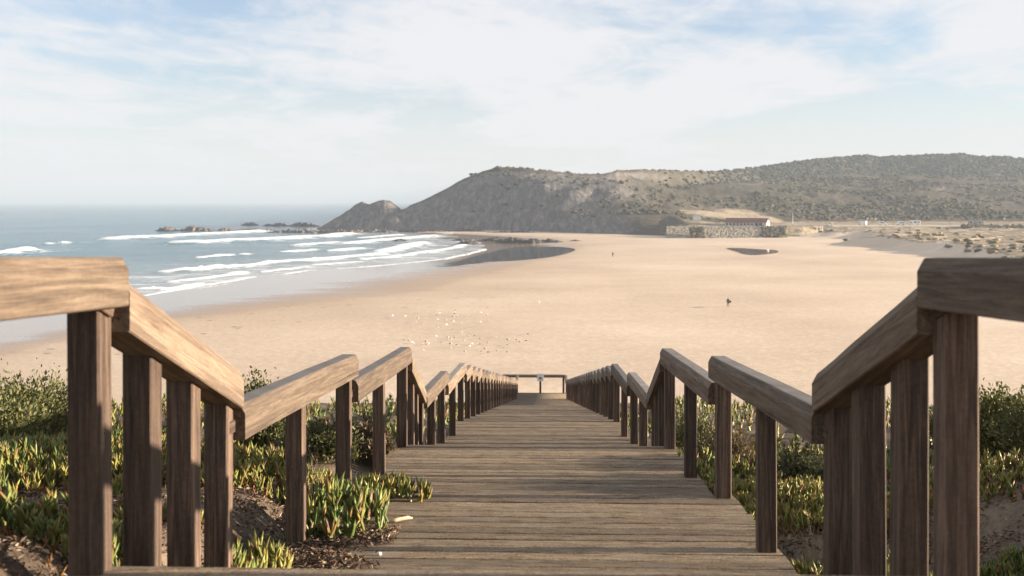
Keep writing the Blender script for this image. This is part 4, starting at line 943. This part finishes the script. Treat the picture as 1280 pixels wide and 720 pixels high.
# ================================================================== BEACH HOUSE, REVETMENT, CAR PARK
def boulder_bank(name, label, x0, x1, d0, d1, z0, z1, n_, seed, rad=(.45, 1.0), pal=((.29, .25, .20), (.31, .27, .215), (.27, .23, .185), (.34, .30, .24))):
    g = np.random.default_rng(seed); x = g.uniform(x0, x1, n_); q = g.random(n_)
    P = np.array([tuple(pix(a, d0 + (d1 - d0) * b_ + g.normal(0, .5), z=z0 + (z1 - z0) * b_)) for a, b_ in zip(x, q)])
    r_ = g.uniform(*rad, n_); v, f = blobs(P, np.stack([r_ * g.uniform(.8, 1.4, n_), r_, r_ * g.uniform(.7, 1.1, n_)], 1), 0, .22, seed)
    pal = np.array(pal); c = np.repeat(pal[g.integers(0, len(pal), n_)] * g.uniform(.9, 1.1, (n_, 1)), 12, 0)
    return tag(obj(name, mesh_np(name, v, [f], False, None, {'col': c}), M['boulder']), label, 'boulders', kind='stuff')
boulder_bank('boulder_revetment', 'sloping bank of pale boulders below the red-roofed beach house', 833, 956, 560, 586, .6, 6.4, 4200, 5, (.30, .62))
dkp = ((.075, .075, .045), (.10, .08, .055), (.12, .10, .065))
boulder_bank('bank_scrub', 'dark scrub growing over the boulder bank', 864, 880, 557, 566, .8, 6.0, 120, 6, (.8, 1.5), dkp)
boulder_bank('bank_scrub', 'dark scrub at the end of the boulder bank, below the flagpole', 953, 983, 560, 584, .6, 5.6, 220, 7, (.9, 1.8), dkp)

def yaw_at(px): return YAW - math.atan((px - 640) / FPX)
# beach house
hp = pix(934, 604, z=5.2); hr = yaw_at(934) + R(-14)
house = thing('beach_house', 'long low beach house with red tiled roof above the boulder bank', 'house', hp, hr)
HLn, HD, HHt = 12.6, 4.2, 3.6
obj('wall', prism_mesh('wall', [(-HD, 0), (HD, 0), (HD, HHt), (0, HHt + 2.1), (-HD, HHt)], -HLn, HLn), M['cream'], house, None, (0, 0, R(90)))
rf = bmesh.new()
for s_ in (-1, 1):
    vv = [(-HLn - .4, s_ * (HD + .5), HHt - .22), (HLn + .4, s_ * (HD + .5), HHt - .22), (HLn + .4, 0, HHt + 2.3), (-HLn - .4, 0, HHt + 2.3)]
    a = [rf.verts.new(q) for q in vv]; b_ = [rf.verts.new((q[0], q[1], q[2] - .18)) for q in vv]
    rf.faces.new(a); rf.faces.new(b_[::-1])
    for q in range(4): rf.faces.new((a[q], a[(q + 1) % 4], b_[(q + 1) % 4], b_[q]))
roof = obj('roof', bm_mesh(rf, 'roof'), M['tile'], house)
win_me = box_mesh('window', -.75, .75, -.05, .02, 0, 1.3); win_me.materials.append(M['white'])
pane_me = box_mesh('pane', -.62, .62, -.09, -.052, .12, 1.18); pane_me.materials.append(M['glass'])
for q in range(8):
    w_ = obj('window', win_me, None, house, (-11.2 + q * 2.15, -HD - .02, 1.5)); obj('pane', pane_me, None, w_)
ver = obj('verandah', box_mesh('verandah', 5.6, 10.4, -HD - .06, -HD + .01, .1, 2.9), M['glass'], house)
for q in (5.6, 8.0, 10.4): obj('column', box_mesh('column', -.14, .14, -.14, .14, 0, 3.2), M['white'], house, (q, -HD - .35, 0))
obj('dado', box_mesh('dado', -HLn + .1, 5.4, -HD - .06, -HD - .01, .05, 1.3), plain('blue_grey_paint', (.11, .12, .14)), house)
obj('terrace_wall', box_mesh('terrace_wall', -14.2, 13.6, -HD - 3.4, -HD - 3.1, -1.2, .55), M['cream'], house)
# hut up the slope
hp2 = pix(871, 628, z=0); hp2.z = H - (272.5 - 252) / FPX * 628
hut = thing('hut', 'small white hut in the scrub up the slope from the beach house', 'hut', hp2, yaw_at(871))
obj('wall', box_mesh('wall', -2.4, 2.4, -1.5, 1.5, -1.5, 1.3), M['white'], hut); obj('roof', prism_mesh('roof', [(-1.8, 1.3), (1.8, 1.3), (0, 2.0)], -2.6, 2.6), M['greywall'], hut, None, (0, 0, R(90)))
# flagpole on a white plinth and low walls
fp = pix(991, 600, z=5.6)
fl = thing('flagpole', 'tall white flagpole on a stepped white plinth beside the beach house', 'flagpole', fp)
bm = bmesh.new(); bm_tube(bm, [(0, 0, 1.2), (0, 0, 8.6)], [.16, .10], 8); obj('pole', bm_mesh(bm, 'pole'), M['white'], fl)
bm = bmesh.new(); bm_box(bm, -1.4, 1.4, -1.2, 1.2, -1.2, .7); bm_box(bm, -.7, .7, -.6, .6, .7, 1.7); obj('plinth', bm_mesh(bm, 'plinth'), M['cream'], fl)
for (xa, xb, d, z0, z1, lab) in ((966, 984, 602, 5.0, 6.8, 'low white wall between the beach house and the flagpole'), (996, 1012, 600, 5.0, 6.6, 'low white wall on the car park side of the flagpole')):
    a, b_ = pix(xa, d, z=z0), pix(xb, d, z=z0); dv = b_ - a
    w_ = thing('low_wall', lab, 'wall', a, math.atan2(dv.y, dv.x))
    obj('base', box_mesh('base', 0, dv.length, -.15, .15, -1, z1 - z0), M['cream'], w_); obj('coping', box_mesh('coping', -.1, dv.length + .1, -.22, .22, z1 - z0 + .002, z1 - z0 + .15), M['white'], w_)
# wooden footbridge over the stream
a, b_ = pix(985, 596, z=5.0), pix(1034, 604, z=5.2); dv = b_ - a
fb = thing('footbridge', 'weathered wooden footbridge on posts below the car park', 'bridge', a, math.atan2(dv.y, dv.x)); Lf = dv.length
obj('deck', box_mesh('deck', 0, Lf, -1, 1, 0, .3), M['greywood'], fb)
obj('rail', box_mesh('rail', 0, Lf, -1.0, -.88, 1.2, 1.4), M['greywood'], fb); obj('rail', box_mesh('rail', 0, Lf, .88, 1.0, 1.2, 1.4), M['greywood'], fb)
for q in range(8):
    for s_ in (-.94, .94): obj('post', box_mesh('post', -.13, .13, -.1, .1, -5.0, 1.2), M['white' if q in (5, 6) else 'greywood'], fb, (.3 + q * (Lf - .6) / 7, s_, 0))
obj('stair_flight', prism_mesh('stair_flight', [(0, 0), (.4, 0), (5.4, -4.2), (5.0, -4.4)], -1.0, 1.0), M['greywood'], fb, (-.2, 0, 0), (0, 0, R(180)))
# road and car park
rxs = np.linspace(1034, 1700, 60); rv = []
for d in (617, 640):
    for x in rxs: rv.append(tuple(pix(x, d, z=6.05)))
obj('road', mesh_np('road', np.array(rv), [grid_faces(2, 60)]), M['road'])['kind'] = 'structure'
kb = []
for d, z in ((616.6, 4.5), (616.6, 6.35), (617.2, 6.35), (617.2, 6.0)):
    for x in np.linspace(1040, 1216, 30): kb.append(tuple(pix(x, d, z=z)))
tag(obj('parapet_wall', mesh_np('parapet_wall', np.array(kb), [grid_faces(4, 30)]), M['cream']), 'long pale parapet wall along the car park edge', 'wall')
VZ = 6.06
def wheel_me():
    bm = bmesh.new(); bmesh.ops.create_cone(bm, cap_ends=True, segments=16, radius1=.34, radius2=.34, depth=.24); bmesh.ops.rotate(bm, verts=bm.verts, matrix=Matrix.Rotation(R(90), 3, 'X'))
    return bm_mesh(bm, 'tyre')
tyre = wheel_me(); tyre.materials.append(M['tyre'])
bm = bmesh.new(); bmesh.ops.create_cone(bm, cap_ends=True, segments=12, radius1=.2, radius2=.2, depth=.27); bmesh.ops.rotate(bm, verts=bm.verts, matrix=Matrix.Rotation(R(90), 3, 'X')); rim = bm_mesh(bm, 'rim'); rim.materials.append(M['greywall'])
def vehicle(name, cat, label, px, d, prof, half, wins, wheels, face=1, turn=0.0):
    """prof: side outline (x forward, z); wins: (x0, x1, z0, z1) on the flanks"""
    v_ = thing(name, label, cat, pix(px, d, z=VZ), yaw_at(px) + (0 if face > 0 else math.pi) + turn)
    body = obj('body', prism_mesh('body', prof, -half, half, .05), M['white'], v_)
    for x0, x1, z0, z1 in wins:
        for s_ in (-1, 1): obj('side_window', box_mesh('side_window', x0, x1, s_ * half - .03, s_ * half + .03, z0, z1), M['glass'], v_)
    fx = max(p_[0] for p_ in prof)
    for s_ in (-1, 1):
        obj('headlight', box_mesh('headlight', fx - .04, fx + .03, s_ * half * .75 - .14, s_ * half * .75 + .14, .65, .85), M['greywall'], v_)
        for wx in wheels:
            w_ = thing('wheel', None, None); w_.parent = v_; w_.location = (wx, s_ * (half - .08), .34)
            obj('tyre', tyre, None, w_); obj('rim', rim, None, w_)
    return v_
MH = [(-3.6, .45), (-3.6, 3.0), (-3.4, 3.15), (1.6, 3.15), (2.3, 2.9), (2.35, 2.3), (2.9, 1.45), (3.6, 1.2), (3.7, .5)]
SV = [(-2.5, .4), (-2.5, 2.2), (-2.3, 2.35), (.9, 2.35), (1.7, 1.45), (2.5, 1.15), (2.6, .45)]
CR = [(-2.0, .35), (-2.05, .9), (-1.6, 1.0), (-1.0, 1.5), (.4, 1.5), (1.0, 1.0), (1.95, .85), (2.05, .4)]
vehicle('motorhome', 'motorhome', 'long white motorhome with overcab, the largest vehicle in the car park', 1143, 628, MH, 1.1, [(-3.0, -2.0, 1.7, 2.4), (-1.2, .2, 1.7, 2.4), (1.7, 2.5, 1.5, 2.1)], (-2.2, 2.6), -1)
vehicle('camper_van', 'van', 'small white camper van parked next to the long motorhome', 1125.5, 630, SV, .95, [(-2.1, -.9, 1.4, 2.0), (-.6, .8, 1.4, 2.0)], (-1.6, 1.7), -1, R(25))
vehicle('delivery_van', 'van', 'white van with a raised roof, parked between the camper van and the box van', 1103.5, 626, [(-2.4, .4), (-2.4, 1.7), (-1.9, 2.6), (-.2, 2.75), (.9, 1.8), (1.7, 1.2), (2.5, 1.0), (2.6, .45)], .95, [(-1.4, -.3, 1.5, 2.1), (-.1, .8, 1.45, 1.9)], (-1.6, 1.7), 1)
vehicle('box_van', 'van', 'white box van standing apart, closest to the footbridge among the vans', 1078, 626, [(-2.5, .4), (-2.5, 2.75), (1.4, 2.75), (1.5, 2.1), (1.9, 1.4), (2.4, 1.2), (2.5, .45)], 1.0, [(1.5, 2.0, 1.3, 1.8)], (-1.6, 1.7), -1, R(-20))
vehicle('parked_car', 'car', 'low white car parked alone at the footbridge end of the car park', 1037, 624, CR, .85, [(-.95, -.25, 1.0, 1.4), (-.15, .5, 1.0, 1.38)], (-1.25, 1.3), -1)
# grey house by the road
gp = pix(1219.5, 640, z=5.6); gh = thing('roadside_house', 'small grey flat-roofed house beside the road, past the vehicles', 'house', gp, yaw_at(1219))
obj('wall', box_mesh('wall', -4.4, 4.4, -3, 3, -1, 4.2), M['greywall'], gh); obj('roof', box_mesh('roof', -4.7, 4.7, -3.3, 3.3, 4.205, 4.5), M['greywood'], gh)
w_ = obj('door', box_mesh('door', -.5, .5, -3.06, -3.0, 0, 2.1), M['greywood'], gh)
for q in (-2.6, 2.4):
    w_ = obj('window', win_me, None, gh, (q, -3.03, 1.4)); obj('pane', pane_me, None, w_)
# signs
for px, d, h_, lab in ((1084.4, 634, 4.6, 'white road sign on a pole behind the box van'), (1094.4, 634, 4.5, 'white road sign on a pole between the box van and the raised-roof van'), (1255.5, 632, 4.6, 'white road sign on a pole past the grey roadside house')):
    s_ = thing('road_sign', lab, 'sign', pix(px, d, z=6.05))
    bm = bmesh.new(); bm_tube(bm, [(0, 0, -.3), (0, 0, h_ - 1.0)], [.07, .07], 6); obj('pole', bm_mesh(bm, 'pole'), M['greywall'], s_)
    obj('panel', box_mesh('panel', -.55, .55, -.06, -.0, h_ - 1.1, h_), M['white'], s_)
boulder_bank('roadside_bushes', 'dark bushes below the grey roadside house', 1205, 1290, 596, 612, 4.6, 5.6, 420, 9, (.9, 2.0), dkp)

# ================================================================== PEOPLE AND BIRDS
def figure(name, label, p, rz, joints, edges, radii, mat_, root=0):
    """one continuous body grown from a skeleton"""
    me = bpy.data.meshes.new(name); me.from_pydata(joints, edges, []); me.update()
    o = obj(name, me, mat_, None, p, (0, 0, rz))
    sk = o.modifiers.new('skin', 'SKIN'); sk.use_smooth_shade = True
    for i, r_ in enumerate(radii): me.skin_vertices[0].data[i].radius = (r_, r_ if not isinstance(r_, tuple) else r_[1])
    me.skin_vertices[0].data[root].use_root = True
    s_ = o.modifiers.new('subdiv', 'SUBSURF'); s_.levels = 1; s_.render_levels = 2
    return tag(o, label, 'person')
def walker(stride, arm_l, arm_r):
    """skeleton facing -Y (towards the boardwalk), 1.75 m"""
    J = [(0, 0, .95), (0, .0, 1.15), (0, -.01, 1.38), (0, -.01, 1.50), (0, -.03, 1.60), (0, -.035, 1.70),
         (.10, 0, .90), (.11, -stride * .45, .50), (.11, -stride * .55, .09), (.11, -stride * .55 - .16, .04),
         (-.10, 0, .90), (-.11, stride * .25, .50), (-.11, stride * .8, .12), (-.11, stride * .8 - .13, .04),
         (.19, 0, 1.40), arm_l[0], arm_l[1], (-.19, 0, 1.40), arm_r[0], arm_r[1]]
    E = [(0, 1), (1, 2), (2, 3), (3, 4), (4, 5), (0, 6), (6, 7), (7, 8), (8, 9), (0, 10), (10, 11), (11, 12), (12, 13), (2, 14), (14, 15), (15, 16), (2, 17), (17, 18), (18, 19)]
    Rr_ = [.15, .135, .15, .065, .10, .095, .095, .068, .05, .035, .095, .068, .05, .035, .07, .05, .038, .07, .05, .038]
    return J, E, Rr_
def add_head(o, p):
    v, f = blobs([(0, -.035, 1.68)], [(.105, .12, .11)], 2, .03, 2); v[:, 1] += .02; obj('hair', mesh_np('hair', v[:], [f], True), M['hair'], o)
    v, f = blobs([(0, -.10, 1.63)], [(.075, .06, .10)], 2, .03, 3); fc = obj('face', mesh_np('face', v, [f], True), M['skin'], o)
    bm = bmesh.new(); bm_tube(bm, [(0, -.15, 1.66), (0, -.178, 1.62)], [.010, .018], 5); obj('nose', bm_mesh(bm, 'nose'), M['skin'], fc)
# surfer with a board under the arm
p = on_plane(910, 384.4, .5); p.z = beach_z(p.x, p.y)
J, E, Rr_ = walker(.42, ((.33, .03, 1.13), (.36, -.10, .90)), ((-.24, .06, 1.12), (-.26, -.06, .88)))
su = figure('person', 'surfer in a black wetsuit walking across the sand with a board under the arm', p, yaw_at(910) + R(8), J, E, Rr_, M['wetsuit']); add_head(su, p)
bmv = []; nb_ = 18
for i_ in range(nb_):
    t_ = i_ / (nb_ - 1); w_ = .27 * (math.sin(math.pi * min(1, t_ * 1.02 + .02)) ** .62) + .004
    bmv.append([( .0 - .03, -.95 + 1.9 * t_, 0 - w_), (.03, -.95 + 1.9 * t_, 0 - w_ * .9), (.03, -.95 + 1.9 * t_, w_ * .9), (-.03, -.95 + 1.9 * t_, w_)])
V = np.array(bmv).reshape(-1, 3); F = np.array([(i_ * 4 + k_, i_ * 4 + (k_ + 1) % 4, i_ * 4 + 4 + (k_ + 1) % 4, i_ * 4 + 4 + k_) for i_ in range(nb_ - 1) for k_ in range(4)])
yw = yaw_at(910)
bd = tag(obj('surfboard', mesh_np('surfboard', V, [F]), M['board'], None, p + Vector((math.cos(yw) * .36, math.sin(yw) * .36, 1.02)), (R(-8), 0, yw + R(14))), 'dark surfboard held under the arm of the surfer', 'surfboard')
# lone walker farther off
p = on_plane(766, 320.2, .5); p.z = beach_z(p.x, p.y)
J, E, Rr_ = walker(.30, ((.24, .04, 1.13), (.25, -.05, .90)), ((-.24, .02, 1.13), (-.25, .05, .90)))
wk = figure('person', 'distant person in dark clothes standing on the open sand', p, yaw_at(766), J, E, [r_ * 1.12 for r_ in Rr_], M['coat']); add_head(wk, p)

# gulls: white body, grey or white back, on the damp sand
def gull_mesh(wing):
    V, F, Mi, k = [], [], [], 0
    def add(c, r_, sub, mi, stretch=None):
        nonlocal k
        v, f = blobs([c], [r_], sub, .02, 1)
        if stretch is not None: v = stretch(v)
        V.append(v); F.append(f + k); Mi.extend([mi] * len(f)); k += len(v)
    def tail(v):
        t_ = np.clip((v[:, 1] - .02) / .2, 0, 1); v = v.copy(); v[:, 0] *= 1 - .6 * t_; v[:, 2] = v[:, 2] * (1 - .35 * t_) + .22 * .35 * t_; return v
    add((0, 0, .20), (.09, .20, .095), 2, 0, tail)             # body
    add((0, -.17, .32), (.052, .062, .056), 1, 0)              # head
    add((0, -.13, .265), (.045, .055, .07), 1, 0)              # neck
    add((0, -.245, .312), (.010, .035, .012), 1, 2)            # bill
    for s_ in (-1, 1):
        add((s_ * .062, .07, .225), (.035, .22, .07), 2, 1, tail)   # folded wings
        add((s_ * .03, .02, .06), (.008, .008, .075), 1, 2)    # legs
    me = mesh_np('gull', np.concatenate(V), [np.concatenate(F)], True)
    for q in (M['white'], wing, M['bill']): me.materials.append(q)
    me.polygons.foreach_set('material_index', Mi); return me
M['bill'] = plain('bill_yellow', (.45, .28, .06)); M['wing'] = plain('dark_grey_feather', (.05, .05, .055)); M['wing_pale'] = plain('pale_grey_feather', (.50, .51, .53))
gm_w, gm_d = gull_mesh(M['wing_pale']), gull_mesh(M['wing'])
GW = [(62,150),(155,152),(212,133),(380,125),(405,120),(403,132),(390,178),(230,197),(216,215),(264,200),(280,215),(517,125),(532,150),(555,180),(487,187),(507,192),(625,160),(685,122),(706,130),(747,145),(703,198),(455,217),(380,298),(387,313),(495,252),(267,313),(580,332),(812,308),(1130,52),(562,208),(641,358),(623,376),(205,345),(326,353),(410,345)]
GD = [(246,170),(380,148),(515,113),(507,137),(502,160),(447,183),(748,90),(403,239),(585,242),(567,272),(142,327),(176,317),(182,332),(218,350),(306,341),(282,355),(310,364),(290,404),(463,310),(486,320),(468,328),(502,293),(512,300),(506,313),(484,358),(524,367),(545,380),(491,388),(619,302),(656,298),(691,323),(688,364),(757,352),(735,396),(702,417),(587,413),(753,421),(824,412),(867,389),(891,419),(902,330),(896,367),(949,316),(991,347),(1032,338),(1044,292),(966,330)]
for lst, me_, lab, grp in ((GW, gm_w, 'white gull with pale grey wings standing on the damp sand', 'pale gulls on the sand'), (GD, gm_d, 'white gull with dark grey wings standing on the damp sand', 'dark-winged gulls on the sand')):
    for a, b_ in lst:
        q = on_plane(480 + a / 5.818, 370 + b_ / 5.818, .3); q.z = beach_z(q.x, q.y)
        o = tag(obj('gull', me_, None, None, q, (0, 0, random.uniform(0, 6.28))), lab, 'gull', grp)
        s_ = random.uniform(.75, 1.0); o.scale = (s_, s_, s_)

# ================================================================== HAZE
m = bpy.data.materials.new('sea_haze'); m.use_nodes = True; n = m.node_tree.nodes; l = m.node_tree.links; n.clear()
oo = N(n, 'ShaderNodeOutputMaterial'); pvx = N(n, 'ShaderNodeVolumePrincipled'); l.new(pvx.outputs[0], oo.inputs['Volume'])
pvx.inputs['Color'].default_value = (.43, .50, .58, 1); pvx.inputs['Density'].default_value = 0.00023; pvx.inputs['Anisotropy'].default_value = 0.0
hz = obj('haze', box_mesh('haze', -26000, 16000, -120, 27500, -34, 112), m); hz['kind'] = 'stuff'
